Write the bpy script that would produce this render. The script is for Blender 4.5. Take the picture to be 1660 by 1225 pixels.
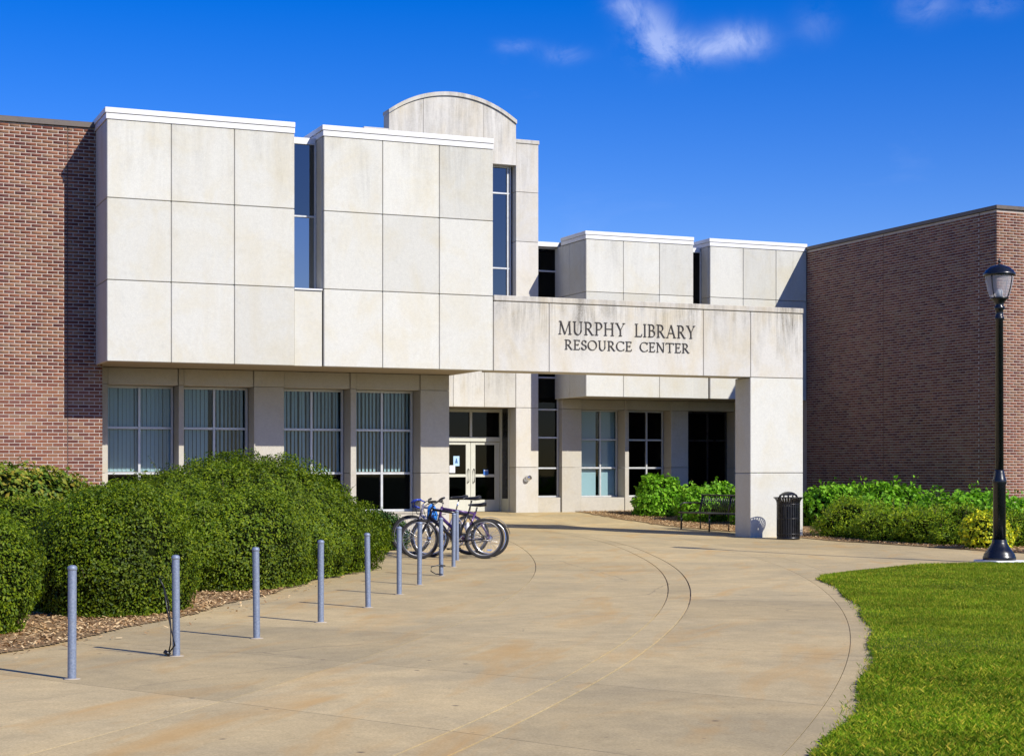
import bpy, math, random
import numpy as np
from mathutils import Vector, Matrix

for o in list(bpy.data.objects):
    bpy.data.objects.remove(o)
scene = bpy.context.scene
COL = scene.collection
R = math.radians
rng = np.random.default_rng(7)
random.seed(7)

# ------------------------------------------------------------------ camera
EYE = 1.45
cam = bpy.data.cameras.new('camera')
cam.sensor_width = 36.0
cam.lens = 60.0
cam.shift_y = 0.0925
cam.clip_end = 3000
co = bpy.data.objects.new('camera', cam)
COL.objects.link(co)
co.location = (-5.466, -32.432, EYE)
co.rotation_euler = (R(90), 0, R(-22.923))
scene.camera = co

# ------------------------------------------------------------------ light
SUN_EL = R(36.5)
SUN_H = Vector((0.43, -0.903)).normalized()
tosun = Vector((SUN_H.x*math.cos(SUN_EL), SUN_H.y*math.cos(SUN_EL), math.sin(SUN_EL)))
sl = bpy.data.lights.new('sun', 'SUN')
sl.energy = 5.0
sl.angle = R(0.5)
sl.color = (1.0, 0.95, 0.86)
so = bpy.data.objects.new('sun', sl)
COL.objects.link(so)
so.rotation_euler = tosun.to_track_quat('Z', 'Y').to_euler()
so.location = (10, -40, 40)

world = bpy.data.worlds.new('World')
scene.world = world
world.use_nodes = True
wt = world.node_tree
wt.nodes.clear()
def wn(t, **kw):
    n = wt.nodes.new(t)
    for k, v in kw.items():
        setattr(n, k, v)
    return n
sky = wn('ShaderNodeTexSky', sky_type='NISHITA', sun_disc=False, sun_elevation=SUN_EL,
         sun_rotation=math.atan2(tosun.x, tosun.y), altitude=400.0, air_density=1.0, dust_density=0.25, ozone_density=3.5)
hs = wn('ShaderNodeHueSaturation')
hs.inputs['Saturation'].default_value = 1.5
hs.inputs['Hue'].default_value = 0.520
bgn = wn('ShaderNodeBackground')
bgn.inputs['Strength'].default_value = 0.115
wo = wn('ShaderNodeOutputWorld')
tc = wn('ShaderNodeTexCoord')
# thin cirrus: a warped noise cut high, plus two wisps with a place of their own in the sky
def dirblob(vec, width, sx=1.0):
    """soft mask round a direction, stretched along the horizontal"""
    v = Vector(vec).normalized()
    side = Vector((v.y, -v.x, 0)).normalized()
    up = side.cross(v)
    d1 = wn('ShaderNodeVectorMath', operation='DOT_PRODUCT'); d1.inputs[1].default_value = side/(width*sx)
    d2 = wn('ShaderNodeVectorMath', operation='DOT_PRODUCT'); d2.inputs[1].default_value = up/width
    d3 = wn('ShaderNodeVectorMath', operation='DOT_PRODUCT'); d3.inputs[1].default_value = v
    return v, d1, d2, d3
mp = wn('ShaderNodeMapping'); mp.inputs['Scale'].default_value = (3.0, 3.0, 9.0); mp.inputs['Location'].default_value = (0.9, 0.15, 0.0)
wt.links.new(tc.outputs['Generated'], mp.inputs['Vector'])
nz = wn('ShaderNodeTexNoise'); nz.inputs['Scale'].default_value = 2.2; nz.inputs['Detail'].default_value = 9; nz.inputs['Roughness'].default_value = 0.62; nz.inputs['Distortion'].default_value = 0.9
wt.links.new(mp.outputs['Vector'], nz.inputs['Vector'])
wisp = wn('ShaderNodeMapRange'); wisp.inputs['From Min'].default_value = 0.60; wisp.inputs['From Max'].default_value = 0.90
wt.links.new(nz.outputs['Fac'], wisp.inputs['Value'])
nz2 = wn('ShaderNodeTexNoise'); nz2.inputs['Scale'].default_value = 38.0; nz2.inputs['Detail'].default_value = 8; nz2.inputs['Roughness'].default_value = 0.65; nz2.inputs['Distortion'].default_value = 0.6
wt.links.new(tc.outputs['Generated'], nz2.inputs['Vector'])
wsum = None
def sky_dir(az, el):          # degrees clockwise from +Y, degrees above the horizon
    return (math.sin(R(az))*math.cos(R(el)), math.cos(R(az))*math.cos(R(el)), math.sin(R(el)))
for (az, el, wid, sx, amp) in [(27.72, 14.3, 0.012, 1.0, 0.75), (27.16, 14.93, 0.008, 1.3, 0.65), (28.19, 13.79, 0.009, 1.8, 0.7), (29.52, 13.87, 0.007, 2.6, 0.8), (30.54, 14.08, 0.008, 1.8, 0.9), (26.64, 15.29, 0.005, 1.8, 0.6), (24.68, 13.72, 0.0045, 2.4, 0.4), (23.03, 14.02, 0.0035, 3.4, 0.32), (36.53, 14.87, 0.008, 1.8, 0.38), (38.67, 14.81, 0.006, 2.0, 0.35), (32.97, 14.49, 0.009, 1.2, 0.2)]:
    v, d1, d2, d3 = dirblob(sky_dir(az, el), wid, sx)
    for d in (d1, d2):
        wt.links.new(tc.outputs['Generated'], d.inputs[0])
    a = wn('ShaderNodeMath', operation='MULTIPLY'); wt.links.new(d1.outputs['Value'], a.inputs[0]); wt.links.new(d1.outputs['Value'], a.inputs[1])
    b = wn('ShaderNodeMath', operation='MULTIPLY_ADD'); wt.links.new(d2.outputs['Value'], b.inputs[0]); wt.links.new(d2.outputs['Value'], b.inputs[1]); wt.links.new(a.outputs[0], b.inputs[2])
    e = wn('ShaderNodeMath', operation='MULTIPLY'); wt.links.new(b.outputs[0], e.inputs[0]); e.inputs[1].default_value = -1.0
    ex = wn('ShaderNodeMath', operation='POWER'); ex.inputs[0].default_value = 2.718; wt.links.new(e.outputs[0], ex.inputs[1])
    wt.links.new(tc.outputs['Generated'], d3.inputs[0])
    front = wn('ShaderNodeMath', operation='GREATER_THAN'); front.inputs[1].default_value = 0.0; wt.links.new(d3.outputs['Value'], front.inputs[0])
    m = wn('ShaderNodeMath', operation='MULTIPLY'); wt.links.new(ex.outputs[0], m.inputs[0]); wt.links.new(front.outputs[0], m.inputs[1])
    k = wn('ShaderNodeMath', operation='MULTIPLY_ADD'); wt.links.new(m.outputs[0], k.inputs[0]); k.inputs[1].default_value = amp
    if wsum is None:
        k.inputs[2].default_value = 0.0
    else:
        wt.links.new(wsum.outputs[0], k.inputs[2])
    wsum = k
n2r = wn('ShaderNodeMapRange'); n2r.inputs['From Min'].default_value = 0.36; n2r.inputs['From Max'].default_value = 0.64
wt.links.new(nz2.outputs['Fac'], n2r.inputs['Value'])
wm = wn('ShaderNodeMath', operation='MULTIPLY'); wt.links.new(wsum.outputs[0], wm.inputs[0]); wt.links.new(n2r.outputs[0], wm.inputs[1])
wadd = wn('ShaderNodeMath', operation='MULTIPLY_ADD', use_clamp=True); wt.links.new(wisp.outputs[0], wadd.inputs[0]); wadd.inputs[1].default_value = 0.12; wt.links.new(wm.outputs[0], wadd.inputs[2])
cm = wn('ShaderNodeMath', operation='MULTIPLY'); wt.links.new(wadd.outputs[0], cm.inputs[0]); cm.inputs[1].default_value = 0.31
mx = wn('ShaderNodeMixRGB'); mx.inputs['Color2'].default_value = (9.5, 10.0, 11.5, 1)
wt.links.new(sky.outputs['Color'], hs.inputs['Color'])
tn = wn('ShaderNodeMixRGB', blend_type='MULTIPLY'); tn.inputs['Fac'].default_value = 1.0; tn.inputs['Color2'].default_value = (1.12, 1.04, 1.24, 1)
wt.links.new(hs.outputs['Color'], tn.inputs['Color1'])
wt.links.new(tn.outputs['Color'], mx.inputs['Color1'])
wt.links.new(cm.outputs[0], mx.inputs['Fac'])
wt.links.new(mx.outputs['Color'], bgn.inputs['Color'])
wt.links.new(bgn.outputs['Background'], wo.inputs['Surface'])

vs = scene.view_settings
vs.view_transform = 'Standard'
vs.look = 'None'
vs.exposure = 0.06
vs.gamma = 1.0
vs.use_curve_mapping = False
scene.render.engine = 'CYCLES'
scene.cycles.max_bounces = 6
scene.cycles.diffuse_bounces = 1
scene.cycles.transparent_max_bounces = 8

# ------------------------------------------------------------------ helpers
def link(o, parent=None):
    COL.objects.link(o)
    if parent is not None:
        o.parent = parent
    return o

def tag(o, label=None, cat=None, group=None, kind=None):
    if label: o['label'] = label
    if cat: o['category'] = cat
    if group: o['group'] = group
    if kind: o['kind'] = kind
    return o

def empty(name, loc=(0, 0, 0), rz=0.0, parent=None):
    o = bpy.data.objects.new(name, None)
    o.empty_display_size = 0.2
    o.location = loc
    o.rotation_euler = (0, 0, rz)
    return link(o, parent)

def np_mesh(name, verts, faces, smooth=False):
    me = bpy.data.meshes.new(name)
    verts = np.asarray(verts, dtype=np.float32)
    faces = np.asarray(faces, dtype=np.int32)
    n, k = faces.shape
    me.vertices.add(len(verts)); me.vertices.foreach_set('co', verts.ravel())
    me.loops.add(n*k); me.loops.foreach_set('vertex_index', faces.ravel())
    me.polygons.add(n)
    me.polygons.foreach_set('loop_start', np.arange(0, n*k, k, dtype=np.int32))
    me.polygons.foreach_set('loop_total', np.full(n, k, dtype=np.int32))
    if smooth:
        me.polygons.foreach_set('use_smooth', np.ones(n, dtype=bool))
    me.update(calc_edges=True)
    return me

class MB:
    """collects simple solids and builds one mesh object from them"""
    def __init__(s):
        s.v = []; s.f = []; s.sm = []
    def add(s, verts, faces, smooth=False):
        b = len(s.v)
        s.v += [tuple(p) for p in verts]
        for f in faces:
            s.f.append(tuple(i+b for i in f)); s.sm.append(smooth)
        return s
    def box(s, x0, x1, y0, y1, z0, z1):
        return s.add([(x0,y0,z0),(x1,y0,z0),(x1,y1,z0),(x0,y1,z0),(x0,y0,z1),(x1,y0,z1),(x1,y1,z1),(x0,y1,z1)],
                     [(0,3,2,1),(4,5,6,7),(0,1,5,4),(1,2,6,5),(2,3,7,6),(3,0,4,7)])
    def cbox(s, x0, x1, y0, y1, z0, z1, c=0.008):
        X = (x0, x1); Y = (y0, y1); Z = (z0, z1)
        vs_ = []; idx = {}
        for i in (0, 1):
            for j in (0, 1):
                for k in (0, 1):
                    sx = c if i == 0 else -c; sy = c if j == 0 else -c; sz = c if k == 0 else -c
                    for ax in range(3):
                        p = [X[i]+sx, Y[j]+sy, Z[k]+sz]
                        p[ax] = (X, Y, Z)[ax][(i, j, k)[ax]]
                        idx[(i,j,k,ax)] = len(vs_); vs_.append(tuple(p))
        F = []
        def q(*ks): F.append(tuple(idx[k] for k in ks))
        for i, rev in ((0, False), (1, True)):
            a = [(i,0,0,0),(i,0,1,0),(i,1,1,0),(i,1,0,0)]; q(*(a[::-1] if rev else a))
            a = [(0,i,0,1),(1,i,0,1),(1,i,1,1),(0,i,1,1)]; q(*(a[::-1] if rev else a))
            a = [(0,0,i,2),(0,1,i,2),(1,1,i,2),(1,0,i,2)]; q(*(a[::-1] if rev else a))
        for i in (0, 1):
            for j in (0, 1):
                a = [(i,j,0,0),(i,j,1,0),(i,j,1,1),(i,j,0,1)]; q(*(a if (i+j) % 2 else a[::-1]))
                a = [(i,0,j,0),(i,1,j,0),(i,1,j,2),(i,0,j,2)]; q(*(a[::-1] if (i+j) % 2 else a))
                a = [(0,i,j,1),(1,i,j,1),(1,i,j,2),(0,i,j,2)]; q(*(a if (i+j) % 2 else a[::-1]))
                for k in (0, 1):
                    a = [(i,j,k,0),(i,j,k,1),(i,j,k,2)]; q(*(a if (i+j+k) % 2 else a[::-1]))
        return s.add(vs_, F)
    def tube(s, pts, r, n=8, caps=True):
        pts = [Vector(p) for p in pts]
        rr = r if isinstance(r, (list, tuple)) else [r]*len(pts)
        rings = []
        up = Vector((0, 0, 1))
        base = len(s.v)
        for i, p in enumerate(pts):
            if i == 0: t = pts[1]-pts[0]
            elif i == len(pts)-1: t = pts[-1]-pts[-2]
            else: t = (pts[i+1]-pts[i]).normalized()+(pts[i]-pts[i-1]).normalized()
            t.normalize()
            a = t.cross(up)
            if a.length < 1e-3: a = t.cross(Vector((1, 0, 0)))
            a.normalize(); b = t.cross(a)
            for k in range(n):
                an = 2*math.pi*k/n
                s.v.append(tuple(p + a*(rr[i]*math.cos(an)) + b*(rr[i]*math.sin(an))))
        for i in range(len(pts)-1):
            for k in range(n):
                k2 = (k+1) % n
                s.f.append((base+i*n+k, base+(i+1)*n+k, base+(i+1)*n+k2, base+i*n+k2)); s.sm.append(True)
        if caps:
            s.f.append(tuple(base+k for k in range(n))); s.sm.append(False)
            e = base+(len(pts)-1)*n
            s.f.append(tuple(e+k for k in reversed(range(n)))); s.sm.append(False)
        return s
    def lathe(s, prof, n=24, cx=0, cy=0, smooth=True, caps=True):
        base = len(s.v)
        for (r, z) in prof:
            for k in range(n):
                an = 2*math.pi*k/n
                s.v.append((cx+r*math.cos(an), cy+r*math.sin(an), z))
        for i in range(len(prof)-1):
            for k in range(n):
                k2 = (k+1) % n
                s.f.append((base+i*n+k, base+i*n+k2, base+(i+1)*n+k2, base+(i+1)*n+k)); s.sm.append(smooth)
        if caps:
            s.f.append(tuple(base+k for k in reversed(range(n)))); s.sm.append(False)
            e = base+(len(prof)-1)*n
            s.f.append(tuple(e+k for k in range(n))); s.sm.append(False)
        return s
    def torus(s, c, R0, r, axis='y', n=36, m=8, zs=1.0):
        base = len(s.v)
        for i in range(n):
            a = 2*math.pi*i/n
            for j in range(m):
                b = 2*math.pi*j/m
                rad = R0+r*math.cos(b); h = r*zs*math.sin(b)
                if axis == 'y': p = (c[0]+rad*math.cos(a), c[1]+h, c[2]+rad*math.sin(a))
                else: p = (c[0]+rad*math.cos(a), c[1]+rad*math.sin(a), c[2]+h)
                s.v.append(p)
        for i in range(n):
            for j in range(m):
                i2 = (i+1) % n; j2 = (j+1) % m
                s.f.append((base+i*m+j, base+i*m+j2, base+i2*m+j2, base+i2*m+j)); s.sm.append(True)
        return s
    def mesh(s, name):
        me = bpy.data.meshes.new(name)
        me.from_pydata(s.v, [], s.f)
        me.polygons.foreach_set('use_smooth', s.sm)
        me.update()
        return me
    def build(s, name, mat, parent=None, loc=None):
        me = s.mesh(name)
        me.materials.append(mat)
        o = bpy.data.objects.new(name, me)
        if loc is not None: o.location = loc
        return link(o, parent)

def sstep(a, b, x):
    t = np.clip((np.asarray(x, dtype=float)-a)/(b-a), 0, 1)
    return t*t*(3-2*t)

def G(u, v):
    """height of the ground"""
    L = np.interp(v, [-16, -7, 2, 6, 11, 12], [0, .06, .20, .24, .36, .37])
    Q = np.interp(v, [-2, 0, 6, 11, 12], [0, .03, .10, .34, .35])
    w = sstep(8, 13, u)
    return L*(1-w)+Q*w
def g1(u, v):
    return float(G(u, v))

# ------------------------------------------------------------------ materials
def new_mat(name):
    m = bpy.data.materials.new(name)
    m.use_nodes = True
    nt = m.node_tree
    bs = nt.nodes['Principled BSDF']
    return m, nt, bs
def N(nt, t, **kw):
    n = nt.nodes.new(t)
    for k, v in kw.items(): setattr(n, k, v)
    return n
def noise(nt, vec, scale, detail=6, rough=0.6, dist=0.0):
    n = N(nt, 'ShaderNodeTexNoise')
    n.inputs['Scale'].default_value = scale; n.inputs['Detail'].default_value = detail
    n.inputs['Roughness'].default_value = rough; n.inputs['Distortion'].default_value = dist
    if vec is not None: nt.links.new(vec, n.inputs['Vector'])
    return n
def mapr(nt, val, a, b, c=0.0, d=1.0):
    n = N(nt, 'ShaderNodeMapRange')
    n.inputs['From Min'].default_value = a; n.inputs['From Max'].default_value = b
    n.inputs['To Min'].default_value = c; n.inputs['To Max'].default_value = d
    nt.links.new(val, n.inputs['Value'])
    return n.outputs[0]
def mixc(nt, fac, c1, c2, mode='MIX'):
    n = N(nt, 'ShaderNodeMixRGB', blend_type=mode)
    for s_, c in (('Fac', fac), ('Color1', c1), ('Color2', c2)):
        if isinstance(c, (int, float)): n.inputs[s_].default_value = c
        elif isinstance(c, tuple): n.inputs[s_].default_value = (c[0], c[1], c[2], 1)
        else: nt.links.new(c, n.inputs[s_])
    return n.outputs[0]
def mul(nt, a, b, op='MULTIPLY', clamp=False):
    n = N(nt, 'ShaderNodeMath', operation=op, use_clamp=clamp)
    for i, x in enumerate((a, b)):
        if isinstance(x, (int, float)): n.inputs[i].default_value = x
        else: nt.links.new(x, n.inputs[i])
    return n.outputs[0]
def bump(nt, bs, h, strength=0.3, dist=0.01):
    b = N(nt, 'ShaderNodeBump')
    b.inputs['Strength'].default_value = strength; b.inputs['Distance'].default_value = dist
    nt.links.new(h, b.inputs['Height']); nt.links.new(b.outputs['Normal'], bs.inputs['Normal'])
def pos(nt, scale=None):
    g_ = N(nt, 'ShaderNodeNewGeometry')
    m = N(nt, 'ShaderNodeMapping'); m.inputs['Location'].default_value = (3.137, 7.291, 1.413)
    if scale is not None: m.inputs['Scale'].default_value = scale
    nt.links.new(g_.outputs['Position'], m.inputs['Vector'])
    return m.outputs['Vector']

def mat_plain(name, col, rough=0.5, metal=0.0, spec=0.5, var=0.0, vscale=8.0):
    m, nt, bs = new_mat(name)
    bs.inputs['Roughness'].default_value = rough; bs.inputs['Metallic'].default_value = metal
    bs.inputs['Specular IOR Level'].default_value = spec
    if var > 0:
        n = noise(nt, pos(nt), vscale, 6, 0.65)
        f = mapr(nt, n.outputs['Fac'], 0.3, 0.7, 1-var, 1+var)
        c = mixc(nt, 1.0, col, f, 'MULTIPLY')
        nt.links.new(c, bs.inputs['Base Color'])
        nt.links.new(mapr(nt, n.outputs['Fac'], 0.3, 0.7, max(rough-.12, 0.02), min(rough+.12, 1)), bs.inputs['Roughness'])
    else:
        bs.inputs['Base Color'].default_value = (*col, 1)
    return m

def mat_precast(name, base, drip=0.0, ztop=0.0, zlen=1.0, blotch=0.5):
    """exposed aggregate concrete: fine speckle, warm blotches, dark drip marks below a coping"""
    m, nt, bs = new_mat(name)
    P = pos(nt)
    oi = N(nt, 'ShaderNodeObjectInfo')
    sp = noise(nt, P, 70, 4, 0.7)
    c = mixc(nt, mapr(nt, sp.outputs['Fac'], 0.25, 0.75), tuple(x*0.86 for x in base), tuple(min(x*1.08, .86) for x in base))
    bl = noise(nt, P, 1.1, 7, 0.62, 0.5)
    warm = (base[0]*0.92, base[1]*0.84, base[2]*0.66)
    c = mixc(nt, mul(nt, mapr(nt, bl.outputs['Fac'], 0.46, 0.72), blotch), c, warm)
    md = noise(nt, P, 14, 5, 0.7)
    c = mixc(nt, 1.0, c, mapr(nt, md.outputs['Fac'], 0.3, 0.7, 0.95, 1.045), 'MULTIPLY')
    gr = noise(nt, P, 3.3, 8, 0.7, 0.2)
    c = mixc(nt, mul(nt, mapr(nt, gr.outputs['Fac'], 0.56, 0.80), 0.35), c, tuple(x*0.62 for x in base))
    tone = mapr(nt, oi.outputs['Random'], 0, 1, 0.90, 1.04)
    c = mixc(nt, 1.0, c, tone, 'MULTIPLY')
    if drip > 0:
        st = noise(nt, pos(nt, (6.0, 6.0, 0.45)), 1.0, 7, 0.75, 0.5)
        pt = noise(nt, pos(nt, (1.1, 1.1, 0.5)), 1.0, 4, 0.6)
        sx = N(nt, 'ShaderNodeSeparateXYZ'); nt.links.new(N(nt, 'ShaderNodeNewGeometry').outputs['Position'], sx.inputs[0])
        wob_ = noise(nt, pos(nt, (2.0, 2.0, 0.7)), 1.0, 5, 0.7)
        zt = mul(nt, sx.outputs['Z'], mapr(nt, wob_.outputs['Fac'], 0.3, 0.7, -0.6*zlen, 0.25*zlen), 'ADD')
        fall = mapr(nt, zt, ztop-zlen, ztop, 0.0, 1.0)
        d = mul(nt, mul(nt, mapr(nt, st.outputs['Fac'], 0.40, 0.62), fall), mapr(nt, pt.outputs['Fac'], 0.34, 0.56))
        d = mul(nt, d, drip, clamp=True)
        grain = noise(nt, P, 40, 4, 0.7)
        d = mul(nt, d, mapr(nt, grain.outputs['Fac'], 0.3, 0.65, 0.5, 1.1), clamp=True)
        c = mixc(nt, d, c, (0.10, 0.085, 0.06))
        ye = noise(nt, pos(nt, (2.2, 2.2, 0.5)), 1.0, 5, 0.6, 0.4)
        c = mixc(nt, mul(nt, mapr(nt, ye.outputs['Fac'], 0.5, 0.72), min(0.42, drip*0.6)), c, (base[0]*0.78, base[1]*0.66, base[2]*0.42))
    nt.links.new(c, bs.inputs['Base Color'])
    bs.inputs['Roughness'].default_value = 0.88
    bs.inputs['Specular IOR Level'].default_value = 0.25
    bump(nt, bs, sp.outputs['Fac'], 0.35, 0.006)
    return m

M = {}
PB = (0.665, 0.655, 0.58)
M['precast'] = mat_precast('precast_concrete', PB, 0.30, 8.3, 2.2, blotch=0.55)
M['beam'] = mat_precast('weathered_precast', (0.66, 0.635, 0.565), 1.0, 4.95, 1.25, 0.8)
M['tower'] = mat_precast('tower_precast', (0.66, 0.635, 0.57), 0.45, 10.9, 3.4, 0.5)
M['entry'] = mat_precast('entrance_precast', (0.66, 0.635, 0.555), 0.9, 4.3, 1.0, 0.6)
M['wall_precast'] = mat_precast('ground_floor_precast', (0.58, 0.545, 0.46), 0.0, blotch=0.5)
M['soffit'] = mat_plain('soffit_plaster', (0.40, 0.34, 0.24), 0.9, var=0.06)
M['coping'] = mat_plain('white_coping', (0.78, 0.78, 0.76), 0.55, var=0.04, vscale=3)
M['cope_old'] = mat_precast('lichen_coping', (0.60, 0.57, 0.50), 1.0, 5.2, 0.8, 0.8)
M['core'] = mat_plain('joint_sealant', (0.42, 0.39, 0.33), 0.9)
M['brick_joint'] = mat_plain('brick_sealant', (0.10, 0.075, 0.06), 0.9)
M['bronze_cope'] = mat_plain('brown_metal_coping', (0.13, 0.105, 0.085), 0.5, 0.3, var=0.1)
M['alu'] = mat_plain('window_aluminium', (0.60, 0.61, 0.60), 0.42, 0.25, var=0.04)
M['doorframe'] = mat_plain('cream_door_frame', (0.62, 0.62, 0.52), 0.45, var=0.04)
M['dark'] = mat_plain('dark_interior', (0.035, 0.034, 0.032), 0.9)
M['roof'] = mat_plain('roof_membrane', (0.22, 0.21, 0.20), 0.95, var=0.15)
M['letter'] = mat_plain('dark_bronze_letter', (0.055, 0.046, 0.038), 0.55, 0.3)
M['galv'] = None
M['black'] = mat_plain('black_powder_coat', (0.012, 0.012, 0.013), 0.32, 0.0, 0.5, var=0.12)
M['lampblack'] = mat_plain('lamp_black_paint', (0.010, 0.012, 0.016), 0.28, 0.1, 0.6, var=0.1)
M['rubber'] = mat_plain('tyre_rubber', (0.018, 0.017, 0.017), 0.8, var=0.1, vscale=30)
M['chrome'] = mat_plain('bright_metal', (0.72, 0.72, 0.74), 0.22, 1.0)
M['rim_dark'] = mat_plain('dark_rim', (0.22, 0.22, 0.23), 0.4, 0.8)
M['slat'] = mat_plain('blind_fabric', (0.80, 0.82, 0.78), 0.8)
M['shade'] = mat_plain('roller_blind', (0.78, 0.80, 0.78), 0.8)

def mat_glass(name, tint, refl=0.10, ior=1.45):
    m, nt, bs = new_mat(name)
    nt.nodes.remove(bs)
    out = nt.nodes['Material Output']
    tr = N(nt, 'ShaderNodeBsdfTransparent'); tr.inputs['Color'].default_value = (*tint, 1)
    gl = N(nt, 'ShaderNodeBsdfGlossy'); gl.inputs['Roughness'].default_value = 0.015
    gl.inputs['Color'].default_value = (0.9, 0.95, 1.0, 1)
    fr = N(nt, 'ShaderNodeFresnel'); fr.inputs['IOR'].default_value = ior
    wav = noise(nt, pos(nt), 0.9, 2, 0.4)
    b = N(nt, 'ShaderNodeBump'); b.inputs['Strength'].default_value = 0.012; b.inputs['Distance'].default_value = 0.02
    nt.links.new(wav.outputs['Fac'], b.inputs['Height']); nt.links.new(b.outputs['Normal'], gl.inputs['Normal'])
    fac = mul(nt, fr.outputs[0], refl, 'ADD', True)
    mx_ = N(nt, 'ShaderNodeMixShader'); nt.links.new(fac, mx_.inputs[0])
    nt.links.new(tr.outputs[0], mx_.inputs[1]); nt.links.new(gl.outputs[0], mx_.inputs[2])
    nt.links.new(mx_.outputs[0], out.inputs['Surface'])
    return m
M['glass'] = mat_glass('tinted_window_glass', (0.60, 0.74, 0.77), 0.0, 1.35)
M['glass_dark'] = mat_glass('dark_window_glass', (0.18, 0.20, 0.22), 0.0, 1.25)
M['glass_refl'] = mat_glass('sky_reflecting_glass', (0.10, 0.14, 0.18), 0.10)
M['glass_mirror'] = mat_glass('coated_blue_glass', (0.20, 0.30, 0.38), 0.26)

def mat_brick(name, per_island):
    m, nt, bs = new_mat(name)
    if per_island:
        rnd = N(nt, 'ShaderNodeNewGeometry').outputs['Random Per Island']
    else:
        rnd = N(nt, 'ShaderNodeObjectInfo').outputs['Random']
    cr = N(nt, 'ShaderNodeValToRGB'); cr.color_ramp.interpolation = 'LINEAR'
    el = cr.color_ramp.elements
    cols = [(0.0, (0.125, 0.052, 0.042)), (0.12, (0.17, 0.064, 0.046)), (0.35, (0.23, 0.090, 0.052)), (0.55, (0.27, 0.125, 0.068)),
            (0.72, (0.26, 0.155, 0.095)), (0.88, (0.30, 0.125, 0.075)), (1.0, (0.19, 0.080, 0.060))]
    el[0].position = 0.0; el[0].color = (*cols[0][1], 1); el[1].position = 1.0; el[1].color = (*cols[-1][1], 1)
    for p, c in cols[1:-1]:
        e = el.new(p); e.color = (*c, 1)
    nt.links.new(rnd, cr.inputs['Fac'])
    n = noise(nt, pos(nt), 55, 5, 0.7)
    c = mixc(nt, 1.0, cr.outputs['Color'], mapr(nt, n.outputs['Fac'], 0.25, 0.75, 0.72, 1.28), 'MULTIPLY')
    big = noise(nt, pos(nt), 0.8, 5, 0.6)
    c = mixc(nt, 1.0, c, mapr(nt, big.outputs['Fac'], 0.3, 0.7, 0.78, 1.16), 'MULTIPLY')
    nt.links.new(c, bs.inputs['Base Color'])
    bs.inputs['Roughness'].default_value = 0.9
    bs.inputs['Specular IOR Level'].default_value = 0.2
    bump(nt, bs, n.outputs['Fac'], 0.4, 0.004)
    return m
M['brick'] = mat_brick('brick', False)
M['bricks'] = mat_brick('brick_courses', True)
M['mortar'] = mat_plain('pale_mortar', (0.52, 0.435, 0.36), 0.95, var=0.14, vscale=5)

def mat_pave():
    m, nt, bs = new_mat('tan_concrete_pavement')
    P = pos(nt)
    oi = N(nt, 'ShaderNodeObjectInfo')
    fine = noise(nt, P, 60, 5, 0.75)
    c = mixc(nt, mapr(nt, fine.outputs['Fac'], 0.25, 0.75), (0.45, 0.335, 0.158), (0.75, 0.585, 0.305))
    big = noise(nt, P, 0.55, 7, 0.62, 0.6)
    c = mixc(nt, mapr(nt, big.outputs['Fac'], 0.40, 0.62), c, mixc(nt, 1.0, c, (0.80, 0.825, 0.88), 'MULTIPLY'))
    mot = noise(nt, P, 4.5, 7, 0.72, 0.3)
    c = mixc(nt, 1.0, c, mapr(nt, mot.outputs['Fac'], 0.3, 0.7, 0.88, 1.10), 'MULTIPLY')
    # hairline cracks
    cv = N(nt, 'ShaderNodeTexVoronoi'); cv.feature = 'DISTANCE_TO_EDGE'; cv.inputs['Scale'].default_value = 0.23
    wv = noise(nt, P, 1.6, 5, 0.6); vm = N(nt, 'ShaderNodeMixRGB'); vm.inputs['Fac'].default_value = 0.16
    nt.links.new(P, vm.inputs['Color1']); nt.links.new(wv.outputs['Color'], vm.inputs['Color2']); nt.links.new(vm.outputs['Color'], cv.inputs['Vector'])
    ckm = noise(nt, P, 0.35, 3, 0.5)
    c = mixc(nt, mul(nt, mapr(nt, cv.outputs['Distance'], 0.0006, 0.0022, 1, 0), mapr(nt, ckm.outputs['Fac'], 0.50, 0.60, 0, 0.55)), c, (0.13, 0.10, 0.07))
    # rusty wash, drawn out along the walk
    mq_ = N(nt, 'ShaderNodeMapping'); mq_.inputs['Rotation'].default_value = (0, 0, R(-54))
    nt.links.new(P, mq_.inputs['Vector'])
    mp_ = N(nt, 'ShaderNodeMapping'); mp_.inputs['Scale'].default_value = (0.40, 1.7, 1.0)
    nt.links.new(mq_.outputs['Vector'], mp_.inputs['Vector'])
    ru = noise(nt, mp_.outputs['Vector'], 1.15, 6, 0.6, 0.8)
    c = mixc(nt, mul(nt, mapr(nt, ru.outputs['Fac'], 0.53, 0.72), 0.60), c, (0.58, 0.34, 0.105))
    # dark gum spots
    vo = N(nt, 'ShaderNodeTexVoronoi'); vo.inputs['Scale'].default_value = 1.7; nt.links.new(P, vo.inputs['Vector'])
    c = mixc(nt, mul(nt, mapr(nt, vo.outputs['Distance'], 0.022, 0.048, 1, 0), 0.75), c, (0.075, 0.06, 0.05))
    vo2 = N(nt, 'ShaderNodeTexVoronoi'); vo2.inputs['Scale'].default_value = 4.1; nt.links.new(P, vo2.inputs['Vector'])
    c = mixc(nt, mul(nt, mapr(nt, vo2.outputs['Distance'], 0.03, 0.075, 1, 0), 0.4), c, (0.12, 0.09, 0.065))
    tone = mapr(nt, oi.outputs['Random'], 0, 1, 0.86, 1.05)
    c = mixc(nt, 1.0, c, tone, 'MULTIPLY')
    nt.links.new(c, bs.inputs['Base Color'])
    bs.inputs['Roughness'].default_value = 0.9
    bs.inputs['Specular IOR Level'].default_value = 0.25
    bump(nt, bs, fine.outputs['Fac'], 0.3, 0.004)
    return m
M['pave'] = mat_pave()
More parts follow.
